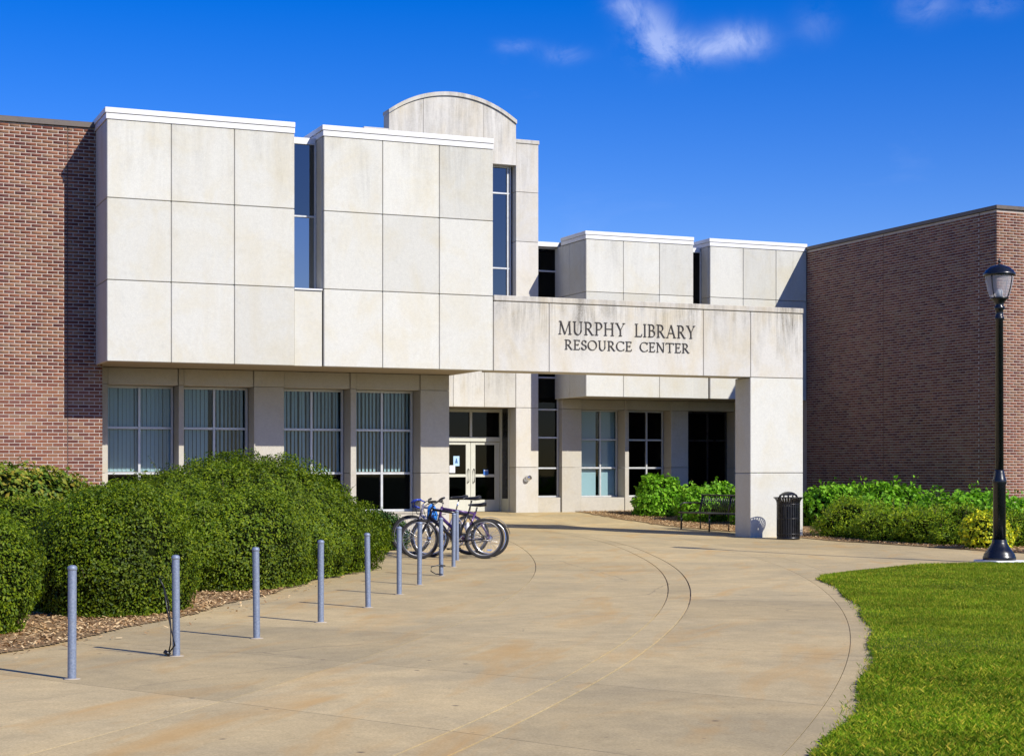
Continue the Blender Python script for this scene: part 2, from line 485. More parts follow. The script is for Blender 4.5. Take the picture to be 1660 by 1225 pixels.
def mat_joint():
    m, nt, bs = new_mat('pavement_joint')
    n = noise(nt, pos(nt), 1.1, 6, 0.6)
    c = mixc(nt, mapr(nt, n.outputs['Fac'], 0.42, 0.58), (0.13, 0.10, 0.065), (0.60, 0.49, 0.31))
    nt.links.new(c, bs.inputs['Base Color']); bs.inputs['Roughness'].default_value = 0.95
    return m
M['joint'] = mat_joint()

def mat_leaf(name, cols, trans=0.25, rough=0.5, spec=0.22, pv=0.25, ps=1.6):
    m, nt, bs = new_mat(name)
    ge = N(nt, 'ShaderNodeNewGeometry')
    cr = N(nt, 'ShaderNodeValToRGB')
    el = cr.color_ramp.elements
    el[0].position = 0; el[0].color = (*cols[0], 1); el[1].position = 1; el[1].color = (*cols[-1], 1)
    for i, c in enumerate(cols[1:-1]):
        e = el.new((i+1)/(len(cols)-1)); e.color = (*c, 1)
    nt.links.new(ge.outputs['Random Per Island'], cr.inputs['Fac'])
    n = noise(nt, pos(nt), ps, 5, 0.65)
    c = mixc(nt, 1.0, cr.outputs['Color'], mapr(nt, n.outputs['Fac'], 0.3, 0.7, 1-pv, 1+pv), 'MULTIPLY')
    nt.links.new(c, bs.inputs['Base Color'])
    bs.inputs['Roughness'].default_value = rough
    bs.inputs['Specular IOR Level'].default_value = spec
    if trans > 0:
        out = nt.nodes['Material Output']
        tl = N(nt, 'ShaderNodeBsdfTranslucent')
        c2 = mixc(nt, 1.0, c, (1.3, 1.5, 0.5), 'MULTIPLY'); nt.links.new(c2, tl.inputs['Color'])
        ms = N(nt, 'ShaderNodeMixShader'); ms.inputs[0].default_value = trans
        nt.links.new(bs.outputs[0], ms.inputs[1]); nt.links.new(tl.outputs[0], ms.inputs[2])
        nt.links.new(ms.outputs[0], out.inputs['Surface'])
    return m
M['hedge'] = mat_leaf('hedge_leaf', [(0.037, 0.0764, 0.0021), (0.0833, 0.1377, 0.0034), (0.1388, 0.1988, 0.0048), (0.2036, 0.2524, 0.0068)], 0.22, pv=0.38, ps=1.3)
M['vine'] = mat_leaf('yellow_green_leaf', [(0.075, 0.14, 0.0144), (0.15, 0.238, 0.024), (0.255, 0.28, 0.03), (0.36, 0.28, 0.036)], 0.25)
M['bright'] = mat_leaf('bright_green_leaf', [(0.0809, 0.2119, 0.0081), (0.1438, 0.3585, 0.0134), (0.2156, 0.4726, 0.0235), (0.3056, 0.5378, 0.0403)], 0.25)
M['yew'] = mat_leaf('yew_needles', [(0.0562, 0.1296, 0.0063), (0.1404, 0.2591, 0.0078), (0.2807, 0.3886, 0.0118), (0.4209, 0.5019, 0.0157)], 0.18)
M['gold'] = mat_leaf('golden_leaf', [(0.1594, 0.2579, 0.0144), (0.3825, 0.4469, 0.0192), (0.6694, 0.6531, 0.0192), (0.8765, 0.7735, 0.0288)], 0.2)
M['darkgreen'] = mat_leaf('dark_hedge_leaf', [(0.018, 0.0525, 0.0104), (0.0375, 0.09, 0.0156), (0.06, 0.1275, 0.0208)], 0.15)
M['inner'] = mat_plain('hedge_shade_core', (0.010, 0.014, 0.004), 1.0, spec=0.0, var=0.4, vscale=9)  # near-black colour stands in for deep shade between the leaves
M['twig'] = mat_plain('twig_bark', (0.10, 0.07, 0.045), 0.9, var=0.2)
M['grass'] = mat_leaf('grass_blade', [(0.0712, 0.1474, 0.0052), (0.122, 0.2253, 0.0063), (0.183, 0.2948, 0.0095), (0.3049, 0.3468, 0.0182), (0.569, 0.4508, 0.052)], 0.25, 0.6, 0.12, 0.4, 1.1)
def mat_ground(name, a, b, sc):
    m, nt, bs = new_mat(name)
    n = noise(nt, pos(nt), sc, 8, 0.7, 0.3)
    n2 = noise(nt, pos(nt), sc*0.06, 4, 0.5)
    c = mixc(nt, mapr(nt, n.outputs['Fac'], 0.3, 0.7), a, b)
    c = mixc(nt, 1.0, c, mapr(nt, n2.outputs['Fac'], 0.3, 0.7, 0.8, 1.2), 'MULTIPLY')
    nt.links.new(c, bs.inputs['Base Color']); bs.inputs['Roughness'].default_value = 0.95
    bs.inputs['Specular IOR Level'].default_value = 0.15
    bump(nt, bs, n.outputs['Fac'], 0.8, 0.03)
    return m
M['turf'] = mat_ground('turf_soil', (0.030, 0.055, 0.010), (0.06, 0.09, 0.02), 14)
M['mulch'] = mat_ground('bark_mulch', (0.20, 0.12, 0.055), (0.52, 0.35, 0.175), 26)
M['chip'] = mat_leaf('mulch_chip', [(0.1725, 0.0949, 0.0435), (0.414, 0.2415, 0.1087), (0.6555, 0.4312, 0.2018), (0.7935, 0.5865, 0.3105)], 0.0, 0.9, 0.2)

def mat_galv():
    m, nt, bs = new_mat('galvanised_steel')
    vo = N(nt, 'ShaderNodeTexVoronoi'); vo.inputs['Scale'].default_value = 70; nt.links.new(pos(nt), vo.inputs['Vector'])
    n = noise(nt, pos(nt), 6, 5, 0.6)
    c = mixc(nt, mul(nt, vo.outputs['Distance'], 0.9), (0.17, 0.21, 0.29), (0.30, 0.35, 0.44))
    c = mixc(nt, mul(nt, mapr(nt, n.outputs['Fac'], 0.55, 0.75), 0.4), c, (0.30, 0.29, 0.28))
    nt.links.new(c, bs.inputs['Base Color'])
    bs.inputs['Metallic'].default_value = 0.35; bs.inputs['Roughness'].default_value = 0.55
    return m
M['galv'] = mat_galv()

# ------------------------------------------------------------------ ground, pavement, beds
def sheet(name, poly_fn, u0, u1, v0, v1, step, zoff, mat, parent=None, edge=0.05):
    """ground-following sheet over a grid, keeping the cells whose centre poly_fn accepts; grid snapped nowhere, skirts cut down"""
    us = np.arange(u0, u1+1e-6, step); vs_ = np.arange(v0, v1+1e-6, step)
    U, V = np.meshgrid(us, vs_, indexing='ij')
    Z = G(U, V)+zoff
    idx = np.arange(U.size).reshape(U.shape)
    cu = (U[:-1, :-1]+U[1:, 1:])/2; cv = (V[:-1, :-1]+V[1:, 1:])/2
    keep = poly_fn(cu, cv)
    f = np.stack([idx[:-1, :-1][keep], idx[1:, :-1][keep], idx[1:, 1:][keep], idx[:-1, 1:][keep]], axis=1)
    me = np_mesh(name, np.stack([U.ravel(), V.ravel(), Z.ravel()], 1), f, True)
    me.materials.append(mat)
    return link(bpy.data.objects.new(name, me), parent)

PC = np.array([-45.0, 12.7])          # centre of the curved walk
def polar(u, v):
    return np.hypot(u-PC[0], v-PC[1]), np.degrees(np.arctan2(v-PC[1], u-PC[0]))

o = MB().add([(-700, -700, -0.35), (900, -700, -0.35), (900, 1200, -0.35), (-700, 1200, -0.35)], [(0, 1, 2, 3)]).build('ground', M['turf'])
tag(o, kind='structure')

def wob(u, v, a=0.10):
    return a*(np.sin(u*2.1+v*1.3)+0.6*np.sin(u*5.3-v*3.7)+0.4*np.sin(u*11+v*9.1))
def in_bed_left(u, v):
    r, a = polar(u, v)
    return (r < 51.45+wob(u, v, 0.05)) & (v < 1.42)
GEDGE = [(7.25, -12.95), (7.6, -12.45), (8.62, -11.69), (10.6, -10.62), (12.0, -10.36), (13.35, -9.9), (16.0, -9.6), (20, -9.4), (34, -9.0)]
gu = np.array([p[0] for p in GEDGE]); gv = np.array([p[1] for p in GEDGE])
def in_grass(u, v):
    r, a = polar(u, v)
    return (r > 58.22+wob(u, v, 0.035)) & (v < np.interp(u, gu, gv))
def in_bed_right(u, v):
    return (u > 14.95+wob(u, v, 0.03)) & (v > -11.5) & (u < 21.5) & (v < 11.35) | ((u > 14.95+wob(u, v, 0.03)) & (v > -11.5) & (v < 1.12))

pave = sheet('pavement', lambda u, v: np.ones(u.shape, bool), -16, 30, -34, 13, 0.25, -0.012, M['joint'])
tag(pave, kind='structure')
bands = [45.0, 48.0, 50.6, 54.35, 56.15, 56.42, 58.05, 58.5, 61.5, 64.5, 67.5, 71.0, 75.0]
angs = [-39.3+2.45*i for i in range(-6, 18)]
def corner(r, a):
    sk = np.interp(a, [-39, -36, -32, -27], [-0.44, -0.42, -0.10, -0.05])
    aa = R(a+sk*(r-54.35))
    return PC[0]+r*math.cos(aa), PC[1]+r*math.sin(aa)
gapw = {56.15: 0.007, 56.42: 0.008, 58.05: 0.003, 54.35: 0.005}
for bi in range(len(bands)-1):
    for ai in range(len(angs)-1):
        ra, rb = bands[bi]+gapw.get(bands[bi], 0.0025), bands[bi+1]-gapw.get(bands[bi+1], 0.0025)
        da = 0.003/55*57.3
        a0, a1 = angs[ai]+da, angs[ai+1]-da
        nr, na = 3, 7
        grid = []
        for i in range(nr):
            for j in range(na):
                grid.append(corner(ra+(rb-ra)*i/(nr-1), a0+(a1-a0)*j/(na-1)))
        gg = np.array(grid)
        hid = in_bed_left(gg[:, 0]+.4, gg[:, 1]-.4) & in_bed_left(gg[:, 0], gg[:, 1])
        hid |= in_grass(gg[:, 0]-.3, gg[:, 1]+.3) & in_grass(gg[:, 0], gg[:, 1]) | in_bed_right(gg[:, 0]-.3, gg[:, 1])
        hid |= (gg[:, 1] > 12) | ((gg[:, 0] < 7.5) & (gg[:, 1] > 2.0)) | (gg[:, 1] < -33) | (gg[:, 0] > 29) | (gg[:, 0] < -15)
        if hid.all():
            continue
        z = G(gg[:, 0], gg[:, 1])
        verts = [(p[0], p[1], zz) for p, zz in zip(grid, z)] + [(p[0], p[1], zz-0.028) for p, zz in zip(grid, z)]
        nb = len(grid); F = []
        for i in range(nr-1):
            for j in range(na-1):
                F.append((i*na+j, (i+1)*na+j, (i+1)*na+j+1, i*na+j+1))
        per = [j for j in range(na)] + [i*na+na-1 for i in range(1, nr)] + [(nr-1)*na+j for j in range(na-2, -1, -1)] + [i*na for i in range(nr-2, 0, -1)]
        for k in range(len(per)):
            p, q = per[k], per[(k+1) % len(per)]
            F.append((p, q, q+nb, p+nb))
        MB().add(verts, F).build('slab', M['pave'], pave)

bedl = sheet('planting_bed_left', in_bed_left, -16, 6.5, -24, 1.5, 0.05, 0.010, M['mulch'])
tag(bedl, kind='structure')
bedr = sheet('planting_bed_right', in_bed_right, 14, 30, -11.6, 11.4, 0.10, 0.012, M['mulch'])
tag(bedr, kind='structure')
lawn = sheet('lawn', in_grass, -6, 30, -34, -8.9, 0.06, 0.012, M['turf'])
tag(lawn, kind='structure')

# mulch chips
def chips(name, fn, u0, u1, v0, v1, n, zoff):
    u = rng.uniform(u0, u1, n); v = rng.uniform(v0, v1, n)
    k = fn(u, v); u, v = u[k], v[k]; n = len(u)
    a = rng.uniform(0, 6.28, n); l = rng.uniform(.010, .028, n); w = rng.uniform(.004, .010, n)
    z = G(u, v)+zoff+rng.uniform(0.003, .02, n); t = rng.uniform(-.5, .5, n)
    dx, dy = np.cos(a)*l, np.sin(a)*l; nx, ny = -np.sin(a)*w, np.cos(a)*w
    V4 = np.stack([np.stack([u-dx-nx, v-dy-ny, z-l*t], 1), np.stack([u+dx-nx, v+dy-ny, z+l*t], 1),
                   np.stack([u+dx+nx, v+dy+ny, z+l*t+w*.5], 1), np.stack([u-dx+nx, v-dy+ny, z-l*t+w*.5], 1)], 1).reshape(-1, 3)
    me = np_mesh(name, V4, np.arange(n*4).reshape(-1, 4)); me.materials.append(M['chip'])
    return link(bpy.data.objects.new(name, me))
def near_edge_left(u, v):
    r, a = polar(u, v)
    return in_bed_left(u, v) & (r > 49.8) | ((r > 51.3) & (r < 51.9) & (rng.uniform(0, 1, u.shape) < 0.05))
o = chips('mulch_chips', near_edge_left, -6, 6, -22, 1, 150000, 0.010)
tag(o, 'loose tan bark chips along the edge of the hedge bed', 'mulch', kind='stuff')
def near_edge_right(u, v):
    return in_bed_right(u, v) & (u < 17.2)
o = chips('mulch_chips', near_edge_right, 14.5, 17.3, -11.5, 11.3, 26000, 0.02)
tag(o, 'loose tan bark chips under the low yew hedge and arcade shrubs', 'mulch', kind='stuff')

# grass blades
def grass():
    n = 2000000
    c_, s_ = math.cos(R(22.923)), math.sin(R(22.923))
    Zc = rng.uniform(6.5, 31, n); Xc = rng.uniform(-0.05, 0.335, n)*Zc
    keep = rng.uniform(0, 1, n) < np.clip((Zc/31)*np.clip(1.9-Zc/20, .45, 1.6), 0, 1)
    Zc, Xc = Zc[keep], Xc[keep]; n = len(Zc)
    u = -5.466+Xc*c_+Zc*s_; v = -32.432-Xc*s_+Zc*c_
    r, a = polar(u, v)
    out_ = (r > 58.08) & (rng.uniform(0, 1, n) < 0.16*np.clip((r-58.12)/.12, 0, 1)**2) & (v < np.interp(u, gu, gv)-.1)
    k = in_grass(u, v) | out_
    u, v, Zc, r = u[k], v[k], Zc[k], r[k]; n = len(u)
    patch = np.sin(u*1.3+.7*np.sin(v*1.1))+np.sin(v*1.7+u*.6)
    h = rng.uniform(.016, .033, n)*(1+.20*patch)*(1+.5*rng.random(n)**6)
    w = rng.uniform(.0018, .0034, n)*np.clip(Zc/11, 1, 2.4)
    a = rng.uniform(0, 6.28, n); b = rng.uniform(0, 6.28, n); lean = rng.uniform(.2, 1.2, n)*h
    z = G(u, v)+.008
    px, py = np.cos(a)*w, np.sin(a)*w
    lx, ly = np.cos(b)*lean, np.sin(b)*lean
    far = Zc+rng.normal(0, 1.6, n) > 13.0
    px, py = np.where(far, px, px*.6), np.where(far, py, py*.6)
    def pk(m, *ps):
        return np.stack([np.stack([x[m], y[m], q[m]], 1) for x, y, q in ps], 1).reshape(-1, 3)
    m = far
    V3 = pk(m, (u-px, v-py, z), (u+px, v+py, z), (u+lx, v+ly, z+h))
    T3 = np.arange(len(V3)).reshape(-1, 3)
    m = ~far
    V4 = pk(m, (u-px, v-py, z), (u+px, v+py, z), (u+px*.8+lx*.35, v+py*.8+ly*.35, z+h*.65), (u+lx, v+ly, z+h))
    i = np.arange(len(V4)//4)*4+len(V3)
    T4 = np.concatenate([np.stack([i, i+1, i+2], 1), np.stack([i, i+2, i+3], 1)])
    me = np_mesh('grass', np.concatenate([V3, V4]), np.concatenate([T3, T4])); me.materials.append(M['grass'])
    print('GRASS', n)
    o = link(bpy.data.objects.new('grass', me))
    tag(o, 'short mown green grass beside the curved walk', 'grass', kind='stuff')
grass()

# ------------------------------------------------------------------ the library
lib = empty('library_building', (0, 0, 0))
tag(lib, 'pale concrete and red brick library with a portico and an arched tower', 'building')
GAP = 0.005
def part(name):
    return empty(name, parent=lib)
def panel(par, u0, u1, v0, v1, z0, z1, mat='precast', name='concrete_panel', c=0.011, g=GAP):
    return MB().cbox(u0+g, u1-g, v0, v1, z0+g, z1-g, c).build(name, M[mat], par)

# --- upper block over the ground floor windows
ub = part('upper_block')
TOP, J2, J1, BOT = 8.20, 6.61, 5.07, 3.54
def cope(par, u0, u1, v0, v1, z, ov=0.035, h=0.10, band=True, mat='coping', left=True):
    """two-step white coping along a front edge"""
    b = MB()
    b.cbox(u0-(ov if left else 0), u1+0.004, v0-ov, v1, z+0.0, z+h, 0.006)
    if band:
        b.cbox(u0-(ov*.45 if left else 0), u1+0.002, v0-ov*.45, v1, z-0.115, z-0.004, 0.006)
    return b.build('coping', M[mat], par)
MB().box(0.06, 7.58, 0.08, 14.0, 3.58, 8.12).build('wall_core', M['core'], ub)
colsA = [0.0, 1.21, 2.43, 3.63]
colsB = [4.22, 5.44, 6.65, 7.83]
rows = [BOT, J1, J2, TOP-0.115]
for i in range(3):
    for k in range(3):
        panel(ub, colsA[i], colsA[i+1], 0.0, 0.10, rows[k], rows[k+1])
        panel(ub, colsB[i], colsB[i+1], 0.0, 0.10 if i < 2 else 0.22, rows[k], rows[k+1])
for k in range(3):      # left flank
    panel(ub, 0.0, 0.055, 0.104, 1.45, rows[k], rows[k+1])
    panel(ub, 7.585, 7.66, 0.226, 11.2, rows[k], rows[k+1])
cope(ub, 0.0, 3.63, 0.0, 1.45, TOP)
cope(ub, 4.22, 7.83, 0.0, 1.45, TOP)
MB().box(3.64, 4.20, 0.5, 1.4, 8.02, 8.12).build('coping', M['coping'], ub)
MB().box(0.02, 7.60, 1.46, 14.0, 8.125, 8.22).build('roof', M['roof'], ub)
# slot window between the two halves: carve by a dark recess in front of the core
panel(ub, 3.63, 4.205, 0.05, 0.20, BOT, J1-0.03, c=0.008)
MB().box(3.635, 4.20, 0.02, 0.50, J1-0.03, J1+0.0).build('sill', M['coping'], ub)
panel(ub, 4.21, 4.26, 0.102, 0.62, J1, TOP-0.115, g=0.002)
def window(par_name, u0, u1, v, z0, z1, hbars, vbars, glass, fr=0.05, fd=0.09, panes=None, frame='alu', side=True):
    """frame, bars and one pane in each light"""
    w = part(par_name)
    b = MB()
    if side:
        b.cbox(u0, u0+fr, v-fd/2, v+fd/2, z0, z1, 0.004)
        b.cbox(u1-fr, u1, v-fd/2, v+fd/2, z0, z1, 0.004)
    b.cbox(u0+fr, u1-fr, v-fd/2, v+fd/2, z0, z0+fr, 0.004)
    b.cbox(u0+fr, u1-fr, v-fd/2, v+fd/2, z1-fr, z1, 0.004)
    b.build('frame', M[frame], w)
    us = [u0+fr]+list(vbars)+[u1-fr]; zs = [z0+fr]+list(hbars)+[z1-fr]
    for x in vbars:
        MB().cbox(x-fr/2, x+fr/2, v-fd/2-.004, v+fd/2, z0+fr, z1-fr, 0.004).build('mullion', M[frame], w)
    for zz in hbars:
        xs = [u0+fr]+list(vbars)+[u1-fr]
        for i in range(len(xs)-1):
            MB().cbox(xs[i]+(fr/2 if i else 0), xs[i+1]-(fr/2 if i < len(xs)-2 else 0), v-fd/2, v+fd/2, zz-fr/2, zz+fr/2, 0.004).build('transom', M[frame], w)
    n = 0
    for i in range(len(us)-1):
        for k in range(len(zs)-1):
            gl = glass if isinstance(glass, str) else glass[k]
            t = 0.0015*((i*3+k) % 3-1)
            p = MB().add([(us[i], v+t, zs[k]), (us[i+1], v-t, zs[k]), (us[i+1], v-t, zs[k+1]), (us[i], v+t, zs[k+1])], [(0, 1, 2, 3)]).build('pane', M[gl], w)
    return w
# the core of the upper block is in front of this glass, so the slot is cut out of it
bpy.data.objects.remove([c for c in ub.children if c.name.startswith('wall_core')][0])
b = MB(); b.box(0.06, 3.60, 0.08, 14, 3.60, 8.12); b.box(4.265, 7.58, 0.08, 14, 3.60, 8.12); b.box(3.601, 4.264, 1.2, 14, 3.60, 8.11)
b.box(3.601, 4.264, 0.21, 1.19, 3.60, J1-0.04)
b.build('wall_core', M['core'], ub)
window('slot_window', 3.63, 4.21, 0.52, J1, 8.02, [6.55], [], ['glass_mirror', 'glass_refl'], fr=0.035)
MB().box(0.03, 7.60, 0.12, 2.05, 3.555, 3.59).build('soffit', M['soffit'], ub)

# --- ground floor window wall under the block
VW = 1.9
gf = part('ground_floor_wall')
WIN = [(0.36, 1.80, 1.08), (1.965, 3.41, 2.62), (4.07, 5.51, 4.70), (5.65, 7.085, 6.24)]      # glass lines seen at v = 2.4
HEAD = 3.21; SILL = 0.62
fins = [(0.14, 0.345), (1.75, 1.86), (3.30, 3.94), (5.37, 5.50), (6.93, 7.59)]
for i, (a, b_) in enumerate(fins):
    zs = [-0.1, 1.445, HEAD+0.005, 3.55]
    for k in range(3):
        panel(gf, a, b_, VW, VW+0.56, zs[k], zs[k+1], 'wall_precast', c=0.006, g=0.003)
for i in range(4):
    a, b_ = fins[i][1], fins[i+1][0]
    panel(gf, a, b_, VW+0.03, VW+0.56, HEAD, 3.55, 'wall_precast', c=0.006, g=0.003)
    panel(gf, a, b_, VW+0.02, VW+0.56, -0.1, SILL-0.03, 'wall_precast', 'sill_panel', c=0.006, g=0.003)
    MB().box(a+.004, b_-.004, VW+.0, VW+0.56, SILL-0.03, SILL).build('sill', M['wall_precast'], gf)
    w = window('window', a+0.012, b_-0.012+0.0, VW+0.50, SILL, HEAD, [1.44, 2.36], [(a+b_)/2+0.0], ['glass_dark', 'glass', 'glass'])
    # vertical blinds
    slat = None
    ang = [0.12, 0.15, 0.25, 0.25][i]
    sw_ = [0.039, 0.037, 0.028, 0.027][i]
    x = a+0.09
    while x < b_-0.06:
        if abs(x-(a+b_)/2) > 0.03 and not (i == 1 and 0.42 < (x-a)/(b_-a) < 0.52):
            if slat is None:
                me = MB().add([(-sw_, 0, 0), (-0.015, 0.006, 0), (0.015, 0.006, 0), (sw_, 0, 0), (-sw_, 0, 1.70), (-0.015, 0.006, 1.70), (0.015, 0.006, 1.70), (sw_, 0, 1.70)],
                              [(0, 1, 5, 4), (1, 2, 6, 5), (2, 3, 7, 6)]).mesh('slat')
                me.materials.append(M['slat']); slat = me
            s_ = bpy.data.objects.new('slat', slat); link(s_, w)
            s_.location = (x, VW+0.57, 1.475)
            s_.rotation_euler = (0, random.gauss(0, 0.004), ang+random.gauss(0, 0.12)+(0.5 if (i == 1 and x > (a+b_)/2) else 0))
        x += 0.082
# dark room behind
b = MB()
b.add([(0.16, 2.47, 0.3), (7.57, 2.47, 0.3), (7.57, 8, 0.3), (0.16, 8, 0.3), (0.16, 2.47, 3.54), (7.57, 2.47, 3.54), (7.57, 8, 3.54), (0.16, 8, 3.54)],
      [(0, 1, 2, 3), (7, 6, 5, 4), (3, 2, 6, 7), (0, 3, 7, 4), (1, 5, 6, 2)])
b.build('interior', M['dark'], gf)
panel(gf, 7.46, 7.59, VW+0.565, 11.3, -0.1, 3.55, 'wall_precast', c=0.006, g=0.003)

# --- portico beam and pillar, with the letters
po = part('portico')
BD = 0.66
bu = [7.835, 9.09, 12.75, 13.93]
for i in range(3):
    panel(po, bu[i], bu[i+1], 0.0, BD, 3.54, 4.975, 'beam')
panel(po, 13.93, 15.28, 0.0, BD, 3.54, 4.975, 'beam')
panel(po, 13.92, 15.28, 0.0, BD, 1.445, 3.54, 'precast', 'pillar')
panel(po, 13.92, 15.28, 0.0, BD, -0.2, 1.445, 'precast', 'pillar')
MB().cbox(7.84, 15.285, -0.012, BD+0.012, 4.985, 5.10, 0.012).build('coping', M['cope_old'], po)
MB().box(7.9, 15.24, 0.03, BD-0.03, 3.58, 4.99).build('wall_core', M['core'], po)

# letters: strokes of a roman capital alphabet on a cap height of 1
class Glyph:
    def __init__(s): s.q = []
    def st(s, x0, y0, x1, y1, w, w2=None):
        w2 = w if w2 is None else w2
        if abs(y1-y0) > 0.25*abs(x1-x0):       # cut ends level
            s.q.append([(x0-w/2, y0), (x0+w/2, y0), (x1+w2/2, y1), (x1-w2/2, y1)])
        else:
            s.q.append([(x0, y0-w/2), (x1, y1-w2/2), (x1, y1+w2/2), (x0, y0+w/2)])
        return s
    def ser(s, x, y, w=0.27):
        t = 0.036
        y0, y1 = (y, y+t) if y < 0.5 else (y-t, y)
        s.q.append([(x-w/2, y0), (x+w/2, y0), (x+w/2, y1), (x-w/2, y1)])
        return s
    def arc(s, cx, cy, rx, ry, a0, a1, thin=0.034, thick=0.09, n=14):
        for i in range(n):
            p = []
            for a in (a0+(a1-a0)*i/n, a0+(a1-a0)*(i+1)/n):
                ca, sa = math.cos(R(a)), math.sin(R(a))
                w = thin+(thick-thin)*abs(ca)**1.5
                p.append(((cx+(rx-w/2)*ca, cy+(ry-w/2)*sa), (cx+(rx+w/2)*ca, cy+(ry+w/2)*sa)))
            s.q.append([p[0][0], p[0][1], p[1][1], p[1][0]])
        return s
T_, t_ = 0.088, 0.040
def glyph(ch):
    q = Glyph()
    if ch == 'I': return q.st(.17, 0, .17, 1, T_).ser(.17, 0).ser(.17, 1), 0.34
    if ch == 'L': return q.st(.17, 0, .17, 1, T_).ser(.17, 1).ser(.12, 0, .20).st(.12, .03, .62, .03, .055).st(.62, .0, .66, .22, .05, .03), 0.68
    if ch == 'H': return q.st(.17, 0, .17, 1, T_).st(.75, 0, .75, 1, T_).ser(.17, 0).ser(.17, 1).ser(.75, 0).ser(.75, 1).st(.17, .52, .75, .52, t_), 0.92
    if ch == 'T': return q.st(.42, 0, .42, 1, T_).ser(.42, 0, .30).st(.04, .97, .80, .97, .06).st(.04, 1.0, .01, .78, .05, .02).st(.80, 1.0, .83, .78, .05, .02), 0.84
    if ch == 'E': return q.st(.17, 0, .17, 1, T_).ser(.10, 0, .16).ser(.10, 1, .16).st(.12, .97, .58, .97, .055).st(.12, .03, .60, .03, .055).st(.17, .52, .48, .52, t_).st(.58, 1, .60, .80, .05, .02).st(.60, 0, .64, .22, .05, .02).st(.48, .62, .48, .42, .035), 0.68
    if ch == 'P': return q.st(.17, 0, .17, 1, T_).ser(.17, 0).ser(.12, 1, .2).st(.17, .97, .36, .97, .055).st(.17, .45, .36, .45, .055).arc(.34, .71, .25, .26, -90, 90), 0.66
    if ch == 'R': return q.st(.17, 0, .17, 1, T_).ser(.17, 0).ser(.12, 1, .2).st(.17, .97, .36, .97, .055).st(.17, .48, .36, .48, .055).arc(.34, .725, .24, .245, -90, 90).st(.70, 0, .34, .49, T_).ser(.74, 0, .18), 0.80
    if ch == 'B': return q.st(.17, 0, .17, 1, T_).ser(.12, 0, .2).ser(.12, 1, .2).st(.17, .97, .36, .97, .055).st(.17, .52, .38, .52, .055).st(.17, .03, .38, .03, .055).arc(.34, .75, .22, .22, -90, 90).arc(.37, .275, .26, .245, -90, 90), 0.72
    if ch == 'U': return q.st(.17, .35, .17, 1, T_).st(.71, .35, .71, 1, t_).ser(.17, 1).ser(.71, 1, .24).arc(.44, .35, .27, .345, 180, 360, .05, .095), 0.86
    if ch == 'O': return q.arc(.48, .5, .42, .48, 0, 360, .034, .092, 28), 0.96
    if ch == 'C': return q.arc(.48, .5, .42, .48, 42, 318, .034, .092, 22).st(.79, .98, .80, .74, .02, .05).st(.81, .22, .80, .05, .04, .02), 0.86
    if ch == 'Y': return q.st(.42, .0, .42, .48, T_).ser(.42, 0).st(.42, .44, .12, 1, T_).st(.42, .44, .72, 1, t_).ser(.12, 1, .26).ser(.72, 1, .22), 0.84
    if ch == 'A': return q.st(.12, 0, .46, 1, t_).st(.80, 0, .46, 1, T_).ser(.12, 0, .22).ser(.80, 0, .27).st(.24, .36, .70, .36, .05), 0.92
    if ch == 'N': return q.st(.16, 0, .16, 1, t_).st(.78, .0, .16, 1, T_).st(.78, 0, .78, 1, t_).ser(.16, 0, .22).ser(.12, 1, .20).ser(.78, 1, .22), 0.94
    if ch == 'M': return q.st(.12, 0, .18, 1, t_).st(.54, .0, .18, 1, T_).st(.54, 0, .90, 1, t_).st(.96, 0, .90, 1, T_).ser(.12, 0, .22).ser(.96, 0, .27).ser(.14, 1, .18).ser(.94, 1, .18), 1.08
    if ch == 'S': return q.arc(.29, .745, .20, .225, 20, 270, .038, .085, 16).arc(.29, .265, .22, .235, -160, 90, .038, .095, 16).st(.49, .95, .50, .74, .02, .05).st(.06, .27, .05, .05, .05, .02), 0.56
    return q, 0.45
def write(text, u0, u1, zb, h):
    total = 0; adv = []
    for ch in text:
        q, w = glyph(ch) if ch != ' ' else (None, 0.62)
        adv.append((q, w, total)); total += w+0.09
    total -= 0.09
    sx = (u1-u0)/total
    for (q, w, x0) in adv:
        if q is None: continue
        b = MB()
        for i, quad in enumerate(q.q):
            d = 0.020+0.0004*(i % 12)
            pts = [(u0+(x0+p[0])*sx, zb+p[1]*h) for p in quad]
            b.add([(p[0], -d, p[1]) for p in pts]+[(p[0], -0.001, p[1]) for p in pts],
                  [(0, 1, 2, 3), (0, 4, 5, 1), (1, 5, 6, 2), (2, 6, 7, 3), (3, 7, 4, 0)])
        b.build('letter', M['letter'], po)
write('MURPHY', 9.30, 10.86, 4.345, 0.275)
write('LIBRARY', 11.08, 12.55, 4.345, 0.275)
write('RESOURCE', 9.44, 11.015, 4.03, 0.205)
write('CENTER', 11.20, 12.40, 4.03, 0.205)

# --- tower behind the court
VT = 11.3
tw = part('tower')
b = MB(); b.box(7.70, 13.80, VT+0.75, 18, 5.0, 10.5); b.box(13.2, 13.80, VT+0.06, VT+0.74, -0.1, 10.6); b.box(8.75, 9.5, VT+0.06, VT+0.74, 5, 10.6)
b.build('wall_core', M['core'], tw)
for (a, b_) in ((8.72, 9.41), (13.145, 13.835)):
    zs = [-0.1, 1.60, 3.26, 4.75, 6.35, 7.89, 9.27, 10.62]
    for k in range(3 if a < 10 else 0, 7):
        panel(tw, a, b_, VT, VT+(1.25 if k < 2 else 0.8), zs[k], zs[k+1], 'tower', c=0.008, g=0.005)
    MB().cbox(a-0.01, b_+0.02, VT-0.02, VT+0.85, 10.625, 10.735, 0.01).build('coping', M['tower'], tw)
